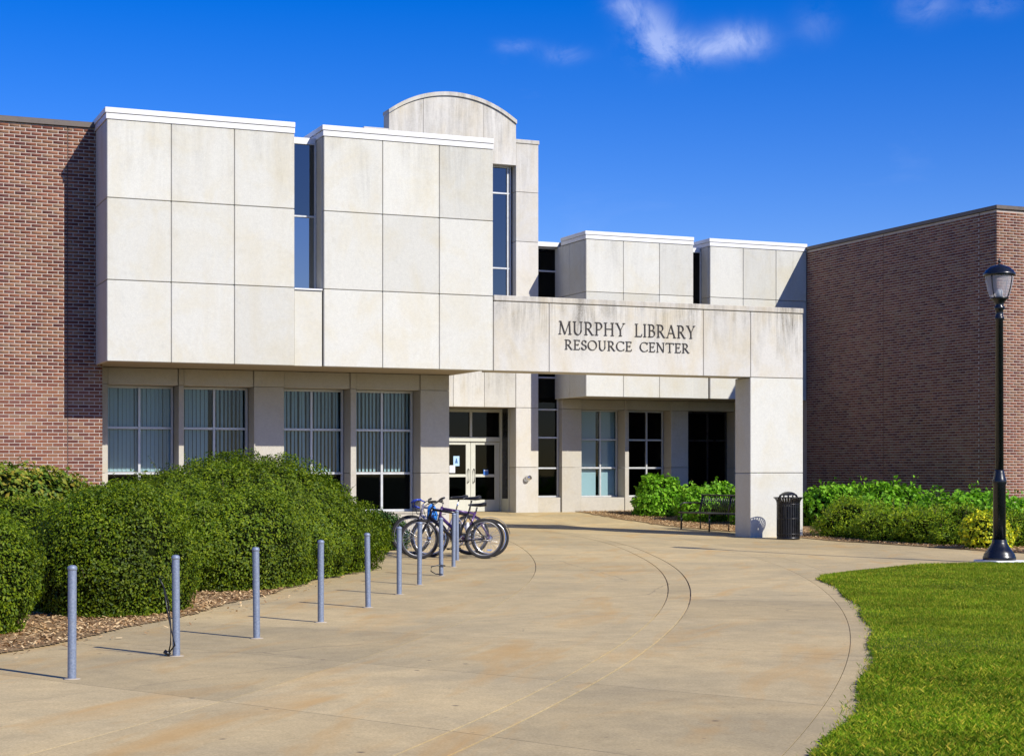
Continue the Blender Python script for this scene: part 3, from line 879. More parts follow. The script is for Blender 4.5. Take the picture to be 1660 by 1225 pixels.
# arched gable
ac, aw, spring, rise = 11.275, 1.865, 11.24, 0.62
rad = (aw*aw+rise*rise)/(2*rise)
def archz(u): return spring+rise-rad+math.sqrt(max(rad*rad-(u-ac)**2, 0))
def arch_panel(u0, u1, zb, inset, mat, name='concrete_panel', v0=VT-0.03, v1=VT+0.42):
    n = 14
    us = [u0+(u1-u0)*i/n for i in range(n+1)]
    vv = []; F = []
    for v in (v0, v1):
        for u in us: vv.append((u, v, zb))
        for u in us: vv.append((u, v, archz(u)-inset))
    m = n+1
    for i in range(n):
        F.append((i, i+1, m+i+1, m+i)); F.append((2*m+i+1, 2*m+i, 3*m+i, 3*m+i+1))
        F.append((m+i, m+i+1, 3*m+i+1, 3*m+i)); F.append((i+1, i, 2*m+i, 2*m+i+1))
    F.append((0, m, 3*m, 2*m)); F.append((n, 2*m+n, 3*m+n, m+n))
    return MB().add(vv, F).build(name, M[mat], tw)
ap = [ac-aw+0.005, 10.40, 12.17, ac+aw-0.005]
for i in range(3):
    arch_panel(ap[i]+(0.005 if i else 0), ap[i+1]-(0.005 if i < 2 else 0), 10.0, 0.10, 'tower')
nseg = 26
vv = []; F = []
for i in range(nseg+1):
    u = ac-aw-0.01+(2*aw+0.02)*i/nseg
    z = archz(min(max(u, ac-aw), ac+aw))
    for (v, dz) in ((VT-0.075, -0.095), (VT-0.075, 0.01), (VT+0.45, 0.01), (VT+0.45, -0.095)): vv.append((u, v, z+dz))
for i in range(nseg):
    for k in range(4):
        F.append((i*4+k, i*4+4+k, i*4+4+(k+1) % 4, i*4+(k+1) % 4))
F.append((0, 1, 2, 3)); F.append((nseg*4+3, nseg*4+2, nseg*4+1, nseg*4))
MB().add(vv, F).build('coping', M['tower'], tw)
window('tower_window', 9.56, 13.10, VT+0.28, 5.6, 10.0, [7.15, 9.24], [10.45, 11.35, 12.25, 13.00], 'glass_refl', fr=0.045)
MB().box(9.42, 13.14, VT+0.40, VT+0.74, 5.0, 10.6).build('interior', M['dark'], tw)
eu = [7.66, 8.70, 9.90, 11.28, 12.20, 13.14]
for i in range(5):
    panel(tw, eu[i], eu[i+1], VT, VT+0.5, 3.26, 5.59, 'entry', c=0.008, g=0.004)
panel(tw, 7.66, 11.15, VT, VT+1.2, -0.1, 3.26, 'entry', c=0.008, g=0.004)
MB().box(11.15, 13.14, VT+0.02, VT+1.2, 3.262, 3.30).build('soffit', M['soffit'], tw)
# round door button on the pier
bt = MB(); bt.tube([(13.45, VT-0.0, 1.27), (13.45, VT-0.05, 1.27)], 0.075, 16); bt.tube([(13.47, VT-0.05, 1.28), (13.53, VT-0.14, 1.33)], [0.085, 0.06], 16)
bt.build('wall_light', M['chrome'], tw)

# --- entrance doors
VD = VT+1.10
dg = g1(12, 11.3)
en = part('entrance_frame')
b = MB()
b.cbox(11.170, 11.250, VD-0.06, VD+0.06, dg, 3.25, 0.004); b.cbox(13.095, 13.145, VD-0.06, VD+0.06, dg, 3.25, 0.004)
b.cbox(11.250, 13.095, VD-0.07, VD+0.06, 2.33, 2.46, 0.004); b.cbox(11.250, 13.095, VD-0.06, VD+0.06, 3.16, 3.25, 0.004)
b.cbox(12.180, 12.250, VD-0.065, VD+0.06, 2.46, 3.16, 0.004)
b.cbox(13.125, 13.149, VT+0.48, VT+0.53, dg, 3.25, 0.003); b.cbox(13.125, 13.149, VT+0.98, VT+1.03, dg, 3.25, 0.003); b.cbox(13.125, 13.149, VT+0.53, VT+0.98, dg, 0.72, 0.003)
b.build('frame', M['doorframe'], en)
for (a, b_, z0, z1) in ((11.250, 12.180, 2.46, 3.16), (12.250, 13.095, 2.46, 3.16)):
    MB().add([(a, VD, z0), (b_, VD, z0), (b_, VD, z1), (a, VD, z1)], [(0, 1, 2, 3)]).build('pane', M['glass_dark'], en)
MB().add([(13.14, VT+0.53, 0.72), (13.14, VT+0.98, 0.72), (13.14, VT+0.98, 3.25), (13.14, VT+0.53, 3.25)], [(0, 1, 2, 3)]).build('pane', M['black'], en)
for (a, b_, hs_) in ((11.260, 12.210, 1), (12.220, 13.090, -1)):
    d = part('door')
    z0, z1 = dg+0.015, 2.325
    b = MB()
    b.cbox(a, a+0.14, VD-0.025, VD+0.025, z0, z1, 0.004); b.cbox(b_-0.14, b_, VD-0.025, VD+0.025, z0, z1, 0.004)
    b.cbox(a+.14, b_-.14, VD-0.025, VD+0.025, z0, 0.69, 0.004); b.cbox(a+.14, b_-.14, VD-0.025, VD+0.025, 2.24, z1, 0.004)
    b.cbox(a+.14, b_-.14, VD-0.03, VD+0.03, 1.33, 1.41, 0.004)
    b.build('door_leaf', M['doorframe'], d)
    for (p, q) in ((0.69, 1.33), (1.41, 2.24)):
        MB().add([(a+.14, VD, p), (b_-.14, VD, p), (b_-.14, VD, q), (a+.14, VD, q)], [(0, 1, 2, 3)]).build('pane', M['glass_dark'], d)
    hx = b_-0.07 if hs_ == 1 else a+0.09
    MB().tube([(hx, VD-0.03, 1.18), (hx, VD-0.085, 1.20), (hx, VD-0.085, 1.54), (hx, VD-0.03, 1.56)], 0.013, 8).build('handle', M['black'], d)
    if hs_ == 1:
        M['poster'] = mat_plain('pale_blue_poster', (0.45, 0.66, 0.85), 0.6); M['paper'] = mat_plain('white_paper', (0.8, 0.8, 0.8), 0.6); M['ink'] = mat_plain('blue_ink', (0.05, 0.14, 0.35), 0.6)
        po_ = MB().box(11.700, 11.880, VD-0.012, VD-0.008, 1.64, 1.92); o = po_.build('poster', M['poster'], d)
        MB().add([(11.745, VD-0.0135, 1.72), (11.835, VD-0.0135, 1.72), (11.800, VD-0.0135, 1.86), (11.780, VD-0.0135, 1.86)], [(0, 1, 2, 3)]).build('poster', M['ink'], d)
        MB().box(11.580, 11.750, VD-0.018, VD-0.014, 1.45, 1.66).build('notice', M['paper'], d)
    else:
        MB().box(12.600, 12.750, VD-0.034, VD-0.031, 1.385, 1.54).build('sticker', mat_plain('blue_sticker', (0.03, 0.16, 0.55), 0.5), d)
        MB().box(12.620, 12.730, VD-0.036, VD-0.0345, 1.505, 1.53).build('sticker', M['paper'], d)
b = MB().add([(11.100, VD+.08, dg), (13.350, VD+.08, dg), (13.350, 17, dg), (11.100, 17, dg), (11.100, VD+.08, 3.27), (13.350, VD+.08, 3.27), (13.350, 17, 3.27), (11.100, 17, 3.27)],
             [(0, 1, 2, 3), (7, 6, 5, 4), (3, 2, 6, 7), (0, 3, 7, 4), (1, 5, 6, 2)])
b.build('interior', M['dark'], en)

# --- glazed strip beside the tower
VS_ = VT+0.25
window('strip_window', 13.84, 14.55, VS_, 0.76, 7.80, [1.58, 2.44, 3.23, 4.13, 5.6, 7.13], [], 'glass_dark', fr=0.045)
sw = part('strip_wall')
panel(sw, 13.84, 14.55, VT+0.06, VT+0.5, -0.1, 0.76, 'wall_precast', 'sill_panel', c=0.006, g=0.004)
MB().box(13.84, 14.50, VT+0.05, VT+2.0, 7.805, 7.93).build('coping', M['coping'], sw)
MB().add([(13.84, VT+.45, .3), (14.55, VT+.45, .3), (14.55, VT+3, .3), (13.84, VT+3, .3), (13.84, VT+.45, 7.8), (14.55, VT+.45, 7.8), (14.55, VT+3, 7.8), (13.84, VT+3, 7.8)],
         [(0, 1, 2, 3), (7, 6, 5, 4), (3, 2, 6, 7), (0, 3, 7, 4), (1, 5, 6, 2)]).build('interior', M['dark'], sw)

# --- right hand upper volume
VR = 9.5
rv = part('rear_upper_block')
b = MB(); b.box(14.52, 17.74, VR+0.08, 18, 3.60, 7.85); b.box(18.345, 21.45, VR+0.08, 18, 3.60, 7.85); b.box(17.741, 18.344, VR+1.2, 18, 3.60, 7.85); b.box(17.741, 18.344, VR+.21, VR+1.19, 3.6, 4.95)
b.build('wall_core', M['core'], rv)
cC = [14.45, 15.585, 16.70, 17.77]; cD = [18.30, 19.37, 20.45, 21.47]
rr = [3.52, 4.95, 6.37, 7.80]
for i in range(3):
    for k in range(3):
        panel(rv, cC[i], cC[i+1], VR, VR+0.10, rr[k], rr[k+1])
        panel(rv, cD[i], cD[i+1], VR, VR+0.10, rr[k], rr[k+1])
for k in range(3):
    panel(rv, 14.45, 14.51, VR+0.104, VR+1.1, rr[k], rr[k+1]); panel(rv, 14.45, 14.51, VR+1.1, VR+2.1, rr[k], rr[k+1])
    if k: panel(rv, 18.292, 18.34, VR+0.102, VR+0.62, rr[k], rr[k+1], g=0.002)
panel(rv, 17.77, 18.28, VR+0.05, VR+0.2, 3.52, 4.95)
for (a, b_) in ((14.45, 17.77), (18.30, 21.47)):
    cope(rv, a, b_, VR, VR+1.6, 7.92)
MB().box(17.775, 18.265, VR+0.5, VR+1.4, 7.70, 7.80).build('coping', M['coping'], rv)
MB().box(14.5, 21.45, VR+1.61, 18, 7.86, 7.93).build('roof', M['roof'], rv)
window('slot_window', 17.775, 18.285, VR+0.52, 4.97, 7.70, [5.30], [], 'glass_dark', fr=0.035)
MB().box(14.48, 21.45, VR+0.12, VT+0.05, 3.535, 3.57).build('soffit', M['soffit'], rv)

# --- windows under it
rg = part('rear_ground_floor_wall')
piers = [(14.555, 15.17), (16.54, 16.67), (18.03, 18.60), (20.15, 20.75), (21.2, 21.47)]
for (a, b_) in piers:
    zs = [-0.1, 1.60, 3.25, 3.53]
    for k in range(3):
        panel(rg, a, b_, VT+(0.004 if a > 15 else 0), VT+0.6, zs[k], zs[k+1], 'wall_precast', c=0.006, g=0.003)
for i in range(4):
    a, b_ = piers[i][1], piers[i+1][0]
    panel(rg, a, b_, VT+0.03, VT+0.6, 3.25, 3.53, 'wall_precast', c=0.006, g=0.003)
    panel(rg, a, b_, VT+0.03, VT+0.6, -0.1, 0.75, 'wall_precast', 'sill_panel', c=0.006, g=0.003)
    w = window('window', a+.01, b_-.01, VT+0.5, 0.75, 3.25, [1.59, 2.40] if i < 2 else [2.40], [(a+b_)/2+0.12], 'glass' if i == 0 else 'glass_dark', frame='alu' if i < 2 else 'black')
    if i == 0:
        m_ = (a+b_)/2+0.12
        MB().box(a+0.05, m_-0.09, VT+0.58, VT+0.585, 0.80, 3.2).build('roller_blind', M['shade'], w)
        MB().box(m_+0.03, b_-0.05, VT+0.58, VT+0.585, 0.80, 3.2).build('roller_blind', M['shade'], w)
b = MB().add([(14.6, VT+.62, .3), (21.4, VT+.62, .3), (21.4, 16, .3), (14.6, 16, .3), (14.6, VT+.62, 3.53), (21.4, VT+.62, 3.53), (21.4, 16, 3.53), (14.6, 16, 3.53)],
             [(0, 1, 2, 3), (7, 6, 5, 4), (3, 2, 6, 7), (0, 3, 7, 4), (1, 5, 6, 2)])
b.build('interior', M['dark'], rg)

# --- brick walls
BL, BH, CW, CH_ = 0.187, 0.0515, 0.2032, 0.0677     # brick and its module
JT = 0.006                                          # bricks stand proud of the mortar
all_bricks = []
single_mesh = {}
def brick_mesh(L):
    k = round(L, 3)
    if k not in single_mesh:
        me = MB().cbox(0, L, 0, 0.03, 0, BH, 0.003).mesh('brick'); me.materials.append(M['brick']); single_mesh[k] = me
    return single_mesh[k]
n_single = 0
def brick_wall(name, p0, du, length, z0, z1, nrm, cuts, singles=None):
    """courses of running bond; p0 start, du direction along the wall, nrm outward"""
    global n_single
    w = part(name)
    p0 = Vector(p0); du = Vector(du); nrm = Vector(nrm)
    # mortar backing
    a = p0 - nrm*0.002; c = p0+du*length - nrm*0.002
    MB().add([(a.x, a.y, -0.3), (c.x, c.y, -0.3), (c.x, c.y, z1), (a.x, a.y, z1)], [(0, 1, 2, 3)]).build('mortar', M['mortar'], w)
    for q_ in cuts:
        e0 = p0+du*(q_-0.008); e1 = p0+du*(q_+0.008)
        MB().add([(e0.x+nrm.x*.001, e0.y+nrm.y*.001, -0.3), (e1.x+nrm.x*.001, e1.y+nrm.y*.001, -0.3), (e1.x+nrm.x*.001, e1.y+nrm.y*.001, z1), (e0.x+nrm.x*.001, e0.y+nrm.y*.001, z1)], [(0, 1, 2, 3)]).build('sealant_joint', M['brick_joint'], w)
    nrow = int((z1-z0)/CH_)
    segs = [0]+list(cuts)+[length]
    for r in range(nrow):
        z = z0+r*CH_
        for si in range(len(segs)-1):
            s0, s1 = segs[si]+(0.008 if si else 0), segs[si+1]-(0.008 if si < len(segs)-2 else 0)
            x = s0-(CW/2 if r % 2 else 0)
            while x < s1-0.02:
                xa, xb = max(x, s0), min(x+BL, s1)
                x += CW
                if xb-xa < 0.03: continue
                if singles and n_single < 300 and singles(xa, z):
                    o = bpy.data.objects.new('brick', brick_mesh(xb-xa)); link(o, w)
                    q = p0+du*xa; o.location = (q.x, q.y-JT, z); n_single += 1
                    continue
                q0 = p0+du*xa; q1 = p0+du*xb
                all_bricks.append((q0.x, q0.y, q1.x, q1.y, z, nrm.x, nrm.y, JT+random.uniform(-.0015, .0015)))
    return w
VB = 1.28
lw = brick_wall('brick_wall', (-9.0, VB, 0), (1, 0, 0), 9.13, 0.0, 8.13, (0, -1, 0), [2.4, 8.47], lambda x, z: x > 7.05 and 1.40 < z < 3.5)
MB().cbox(-9.05, 0.06, VB-0.05, VB+0.4, 8.135, 8.245, 0.006).build('coping', M['bronze_cope'], lw)
b = MB(); b.box(-9.0, 0.13, VB+0.01, 14, -0.3, 8.13); b.build('wall_core', M['mortar'], lw)
MB().box(-9.0, 0.0, VB+0.41, 14, 8.14, 8.2).build('roof', M['roof'], lw)
UW = 21.48
VWG = 1.10
rw = brick_wall('brick_wall', (UW, 9.5, 0), (0, -1, 0), 9.5-VWG-0.006, 0.0, 7.83, (-1, 0, 0), [3.74, 7.745])
rf = brick_wall('brick_wall', (UW-0.006, VWG, 0), (1, 0, 0), 8.0, 0.0, 7.83, (0, -1, 0), [5.9])
MB().cbox(UW-0.05, UW+8.2, VWG-0.05, VWG+0.35, 7.84, 7.935, 0.006).build('coping', M['bronze_cope'], rf)
MB().cbox(UW-0.05, UW+0.35, VWG+0.352, 18, 7.84, 7.935, 0.006).build('coping', M['bronze_cope'], rw)
MB().box(UW+0.01, UW+8, VWG+0.01, 18, -0.3, 7.835).build('wall_core', M['mortar'], rf)
A = np.array(all_bricks)
n = len(A)
ch = 0.003
x0, y0, x1, y1, z, nx, ny, d = A.T
tx, ty = (x1-x0), (y1-y0); L = np.hypot(tx, ty); tx, ty = tx/L, ty/L
def ring(e, dd):
    return [np.stack([x0+tx*e+nx*dd, y0+ty*e+ny*dd, z+e], 1), np.stack([x1-tx*e+nx*dd, y1-ty*e+ny*dd, z+e], 1),
            np.stack([x1-tx*e+nx*dd, y1-ty*e+ny*dd, z+BH-e], 1), np.stack([x0+tx*e+nx*dd, y0+ty*e+ny*dd, z+BH-e], 1)]
V8 = np.stack(ring(0.0, 0*d-0.002)+ring(0.002, d), 1).reshape(-1, 3)
i = np.arange(n)*8
Fq = np.concatenate([np.stack([i+4, i+5, i+6, i+7], 1)]+[np.stack([i+k, i+(k+1) % 4, i+4+(k+1) % 4, i+4+k], 1) for k in range(4)])
me = np_mesh('brick_courses', V8, Fq); me.materials.append(M['bricks'])
o = link(bpy.data.objects.new('brick_courses', me), lib); o['kind'] = 'stuff'

# ------------------------------------------------------------------ shrubs
def lumps(P, seed, freq, amp):
    r_ = np.random.default_rng(seed)
    out = np.zeros(len(P))
    for k in range(9):
        d = r_.normal(size=3); d /= np.linalg.norm(d)
        f = freq*r_.uniform(0.6, 1.9)
        out += np.sin(P@d*f+r_.uniform(0, 6.28))/ (f/freq)
    return out*amp/3.0
def leaves(P, Nrm, size, aspect, tilt, r_, fold=0.25):
    n = len(P)
    rnd = r_.normal(size=(n, 3))
    nn = Nrm+rnd*tilt; nn /= np.linalg.norm(nn, axis=1)[:, None]
    t = np.cross(nn, r_.normal(size=(n, 3))); t /= np.linalg.norm(t, axis=1)[:, None]
    b = np.cross(nn, t)
    s = size*r_.uniform(0.6, 1.3, n)[:, None]
    w = s*aspect
    mid = P-nn*(w*fold)
    A0 = mid-t*s*0.5; A1 = P+b*w*0.5+t*s*0.02; A2 = mid+t*s*0.5; A3 = P-b*w*0.5+t*s*0.02
    V = np.stack([A0, A1, A2, A3], 1).reshape(-1, 3)
    i = np.arange(n)*4
    return V, np.concatenate([np.stack([i, i+1, i+2], 1), np.stack([i, i+2, i+3], 1)])
def shrub(name, label, cat, u, v, a, b, h, rot, mat, count, size, aspect=0.5, m=2.6, seed=1, group=None, amp=0.05, freq=3.0, depth=0.14, tilt=0.45,
          sprigs=0, sprig_len=0.2, core=0.90, zlow=0.0, flop=0.0):
    r_ = np.random.default_rng(seed)
    z0 = g1(u, v)+0.015
    root = empty(name, (u, v, z0), rot)
    tag(root, label, cat, group)
    c_, s_ = math.cos(rot), math.sin(rot)
    toSun = np.array([tosun.x*c_+tosun.y*s_, -tosun.x*s_+tosun.y*c_, tosun.z])
    def surf(D):
        F = (np.sqrt(D[:, 0]**2+D[:, 1]**2)**m+np.abs(D[:, 2])**m)**(1/m)
        Q = D/F[:, None]
        # narrower at the foot
        Q = Q*np.array([a, b, h])
        foot = 0.86+0.14*sstep(0.0, 0.35, Q[:, 2]/h)
        Q[:, 0] *= foot; Q[:, 1] *= foot
        return Q
    D = r_.normal(size=(int(count*2.1), 3)); D /= np.linalg.norm(D, axis=1)[:, None]
    D = D[D[:, 2] > -0.02][:count]
    D[:, 2] = np.abs(D[:, 2])
    Q = surf(D)
    Nn = Q/np.array([a*a, b*b, h*h])*np.abs(D)**0.3; Nn += Q*0.2; Nn /= np.linalg.norm(Nn, axis=1)[:, None]
    dep = -depth*r_.random(len(Q))**1.3 + lumps(Q, seed+5, freq, amp) + lumps(Q, seed+9, freq*3.2, amp*0.55) + lumps(Q, seed+13, freq*9, amp*0.45)
    P = Q+Nn*dep[:, None]
    P[:, 2] = np.maximum(P[:, 2], zlow+0.01)
    if flop: Nn = Nn+np.array([0, 0, flop])
    V, F = leaves(P, Nn, size, aspect, tilt, r_)
    stems = MB()
    if sprigs:
        Dk = r_.normal(size=(sprigs*3, 3)); Dk /= np.linalg.norm(Dk, axis=1)[:, None]; Dk = Dk[Dk[:, 2] > 0.25][:sprigs]
        Qs = surf(Dk)
        for k in range(len(Qs)):
            dirn = Vector((Dk[k][0]*.8+r_.normal()*.25, Dk[k][1]*.7+r_.normal()*.25, 1.0)).normalized()
            Ls = sprig_len*r_.uniform(.5, 1.3)
            p0_ = Vector(Qs[k])*0.93; p1_ = Vector(Qs[k])+dirn*Ls
            stems.tube([p0_, p1_], [0.004, 0.002], 4, False)
            m_ = 9
            tt = r_.uniform(0.15, 1.02, m_)
            Pp = np.array(p0_)[None]+tt[:, None]*np.array(p1_-p0_)[None]+r_.normal(size=(m_, 3))*size*0.30
            V2, F2 = leaves(Pp, np.tile(np.array([0, 0, .6]), (m_, 1))+r_.normal(size=(m_, 3))*.5, size*0.9, aspect, 0.6, r_)
            F = np.concatenate([F, F2+len(V)]); V = np.concatenate([V, V2])
    me = np_mesh('foliage', V, F); me.materials.append(mat)
    link(bpy.data.objects.new('foliage', me), root)
    # near-black lumpy dome well inside the leaves, painting the shade in their gaps
    nr, na = 12, 28
    vv = []
    for i_ in range(nr+1):
        ph = (math.pi/2)*i_/nr
        for j_ in range(na):
            an = 2*math.pi*j_/na
            vv.append((math.cos(ph)*math.cos(an), math.cos(ph)*math.sin(an), math.sin(ph)))
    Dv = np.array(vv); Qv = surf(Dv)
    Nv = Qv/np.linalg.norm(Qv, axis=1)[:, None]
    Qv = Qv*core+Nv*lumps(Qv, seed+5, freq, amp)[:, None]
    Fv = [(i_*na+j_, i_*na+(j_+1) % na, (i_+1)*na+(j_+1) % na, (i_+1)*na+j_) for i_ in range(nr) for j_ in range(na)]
    me = np_mesh('shade_core', Qv, np.array(Fv), True); me.materials.append(M['inner'])
    link(bpy.data.objects.new('shade_core', me), root)
    for k in range(6):
        an = r_.uniform(0, 6.28); q = 0.5*r_.random()
        stems.tube([(a*q*math.cos(an), b*q*math.sin(an), -0.03), (a*(q+.3)*math.cos(an), b*(q+.3)*math.sin(an), h*0.6)], [0.016, 0.007], 5, False)
    stems.build('stem', M['twig'], root)['kind'] = 'stuff'
    return root

HG = 'clipped hedge mounds in the bed left of the walk'
H = M['hedge']
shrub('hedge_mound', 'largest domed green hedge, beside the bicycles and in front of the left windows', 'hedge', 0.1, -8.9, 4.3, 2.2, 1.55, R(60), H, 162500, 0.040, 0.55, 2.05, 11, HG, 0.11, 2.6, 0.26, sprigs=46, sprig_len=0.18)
shrub('hedge_mound', 'hedge shoulder behind the third steel post, between the second mound and the largest dome', 'hedge', -0.40, -11.15, 1.45, 1.2, 1.2, R(60), H, 44200, 0.038, 0.55, 2.5, 18, HG, 0.07, 3.0, 0.21, sprigs=8, sprig_len=0.14)
shrub('hedge_mound', 'low hedge shoulder at the right end of the largest dome', 'hedge', 2.55, -5.8, 1.4, 0.9, 0.84, R(62), H, 20800, 0.042, 0.55, 2.3, 19, HG, 0.06, 3.0, 0.21)
shrub('hedge_mound', 'rounded hedge mound behind the second steel post from the left', 'hedge', -2.36, -14.4, 0.86, 1.15, 1.22, R(-20), H, 46800, 0.036, 0.55, 2.9, 12, HG, 0.06, 3.2, 0.20, sprigs=5, sprig_len=0.12)
shrub('hedge_mound', 'nearest hedge mound at the left edge, behind the first steel post', 'hedge', -4.40, -16.15, 1.2, 1.05, 1.14, 0, H, 46800, 0.035, 0.55, 2.9, 13, HG, 0.06, 3.2, 0.20)
shrub('hedge_mound', 'low hedge mass between the front mounds and the brick wall', 'hedge', -4.3, -11.7, 1.9, 1.5, 1.08, R(60), H, 46800, 0.040, 0.55, 2.6, 14, HG, 0.07, 2.6, 0.21)
shrub('hedge_mound', 'low hedge mass behind the second mound, left of the largest dome', 'hedge', -2.9, -9.6, 2.3, 1.4, 1.12, R(60), H, 33800, 0.042, 0.55, 2.4, 15, HG, 0.07, 2.6, 0.21)
shrub('leafy_shrub', 'yellow-green leafy shrub with loose shoots against the left brick wall', 'shrub', -2.6, -3.4, 2.2, 1.5, 1.38, R(10), M['vine'], 15000, 0.095, 0.6, 2.6, 16, None, 0.10, 3.0, 0.25, sprigs=26, sprig_len=0.28)
shrub('small_shrub', 'small dark shrub peeking out at the right foot of the largest hedge', 'shrub', 4.05, -3.95, 0.60, 0.55, 0.66, 0, M['darkgreen'], 5000, 0.05, 0.5, 2.4, 17, None, 0.05, 5, 0.1)

BGp = 'bright green shrubs against the shaded brick wall'
for k, (u, v, a, b_, h, lab) in enumerate([
        (19.4, 4.8, 1.2, 1.1, 1.05, 'bright green shrub just right of the portico pillar'),
        (19.3, 2.6, 1.35, 1.2, 1.10, 'bright green shrub second from the portico pillar, against brick'),
        (19.2, -0.6, 1.45, 1.3, 1.06, 'bright green shrub third from the pillar, with a tall shoot'),
        (18.7, -2.6, 1.35, 1.1, 0.86, 'bright green shrub nearest the lamp post, sloping down to the right')]):
    shrub('broadleaf_shrub', lab, 'shrub', u, v, a, b_, h, 0.3*k, M['bright'], 5200, 0.125, 0.62, 2.2, 30+k, BGp, 0.14, 3.2, 0.28, 0.6, sprigs=16, sprig_len=0.28, core=0.82)
AG = 'bright green shrubs behind the bench'
for k, (u, v, a, b_, h, lab) in enumerate([
        (16.75, 9.4, 0.85, 0.75, 0.95, 'bright green shrub at the left end of the bench under the portico'),
        (17.0, 7.4, 0.95, 0.8, 0.95, 'bright green shrub behind the middle of the black bench'),
        (17.5, 5.6, 1.0, 0.9, 1.25, 'taller bright green shrub beside the shaded face of the pillar')]):
    shrub('broadleaf_shrub', lab, 'shrub', u, v, a, b_, h, 0.5*k, M['bright'], 4200, 0.115, 0.62, 2.2, 40+k, AG, 0.12, 3.4, 0.28, 0.6, sprigs=12, sprig_len=0.22, core=0.80)
YG = 'low yews in front of the bright shrubs'
for k, (u, v, a, b_, h, lab) in enumerate([
        (16.3, -0.6, 1.25, 0.95, 0.74, 'low feathery yew right behind the litter bin'),
        (16.2, -2.4, 1.25, 0.95, 0.72, 'low feathery yew second from the litter bin'),
        (16.15, -4.2, 1.25, 0.95, 0.70, 'low feathery yew third from the litter bin'),
        (17.0, -5.3, 1.0, 0.9, 0.62, 'low feathery yew left of the golden bush near the lamp')]):
    shrub('yew_shrub', lab, 'shrub', u, v, a, b_, h, R(80)+0.2*k, M['yew'], 9500, 0.080, 0.22, 2.4, 50+k, YG, 0.15, 4.6, 0.20, 0.9, sprigs=60, sprig_len=0.16, core=0.80, flop=0.3)
shrub('golden_shrub', 'small golden yellow bush left of the lamp post', 'shrub', 15.60, -5.98, 0.62, 0.55, 0.62, 0, M['gold'], 2600, 0.075, 0.6, 2.2, 60, 'golden bushes either side of the lamp post', 0.07, 5, 0.2, sprigs=14, sprig_len=0.12, core=0.78)
shrub('golden_shrub', 'small golden yellow bush right of the lamp post', 'shrub', 15.8, -8.0, 0.62, 0.55, 0.62, 0.8, M['gold'], 2600, 0.075, 0.6, 2.2, 61, 'golden bushes either side of the lamp post', 0.07, 5, 0.2, sprigs=14, sprig_len=0.12, core=0.78)
shrub('dark_hedge', 'dark green hedge behind the lamp post at the foot of the wall', 'hedge', 19.6, -5.9, 2.4, 1.2, 0.78, R(80), M['darkgreen'], 12000, 0.07, 0.4, 2.8, 62, None, 0.07, 3.5, 0.14)

# ------------------------------------------------------------------ steel posts
PX = [(-3.64, -20.16), (-2.65, -18.95), (-1.70, -17.78), (-0.72, -16.44), (0.24, -14.98), (1.14, -13.40), (1.90, -11.99), (2.77, -10.46), (3.64, -8.66), (4.28, -7.15)]
ordw = ['first', 'second', 'third', 'fourth', 'fifth', 'sixth', 'seventh', 'eighth', 'ninth', 'tenth']
pad_me = None
proto = None
for k, (u, v) in enumerate(PX):
    root = empty('steel_post', (u, v, g1(u, v)), random.uniform(0, 6))
    lab = ('nearest galvanised steel post, leftmost in the row beside the walk' if k == 0 else
           'galvanised steel post, %s in the row counting from the left' % ordw[k])
    tag(root, lab, 'post', 'galvanised posts in a curved row beside the walk')
    root.rotation_euler = (random.gauss(0, .011), random.gauss(0, .011), random.uniform(0, 6))
    if proto is None:
        proto = []
        p = MB().tube([(0, 0, -0.05), (0, 0, 0.775)], 0.030, 20, False); p.build('tube', M['galv'], root)
        c_ = MB().lathe([(0.031, 0.765), (0.0335, 0.768), (0.0335, 0.782), (0.030, 0.792), (0.020, 0.799), (0.004, 0.802)], 20); c_.build('cap', M['galv'], root)
        pd = MB().lathe([(0.062, 0.001), (0.050, 0.0035), (0.031, 0.006)], 20); pd.build('grout_ring', mat_plain('pale_grout', (0.56, 0.47, 0.34), 0.95, var=.15), root)
        proto = list(root.children)
    else:
        for ch_ in proto:
            q = ch_.copy(); COL.objects.link(q); q.parent = root
# cable lock left on the second post
u, v = PX[1]
z = g1(u, v)
cb = MB()
pts = [(-0.06, 0.02, 0.02), (-0.05, -0.02, 0.10), (-0.045, 0.0, 0.25), (-0.06, 0.01, 0.42), (-0.10, 0.0, 0.55), (-0.135, 0.0, 0.62)]
cb.tube([Vector((u, v, z))+Vector(p) for p in pts], 0.006, 6)
cb.tube([Vector((u, v, z))+Vector(p) for p in [(-0.06, 0.02, 0.02), (-0.02, -0.035, 0.09), (-0.045, -0.03, 0.2), (-0.07, -0.02, 0.33), (-0.10, 0, .55)]], 0.006, 6)
lk = cb.build('cable_lock', M['black'])
tag(lk, 'thin black cable lock hanging at the foot of the second post', 'lock')
MB().tube([Vector((u-0.05, v+0.01, z+0.012)), Vector((u-0.09, v+0.03, z+0.04))], 0.017, 8).build('lock_body', M['black'], lk)
u, v = PX[7]; z = g1(u, v)
ul = MB().tube([(u+.0, v-.05, z+.02), (u-.10, v-.06, z+.03), (u-.17, v-.05, z+.07), (u-.16, v-.04, z+.13), (u-.06, v-.045, z+.15), (u+0.04, v-.05, z+.14)], 0.008, 8)
tag(ul.build('bicycle_lock', M['black']), 'black loop lock lying at the foot of the eighth post', 'lock')

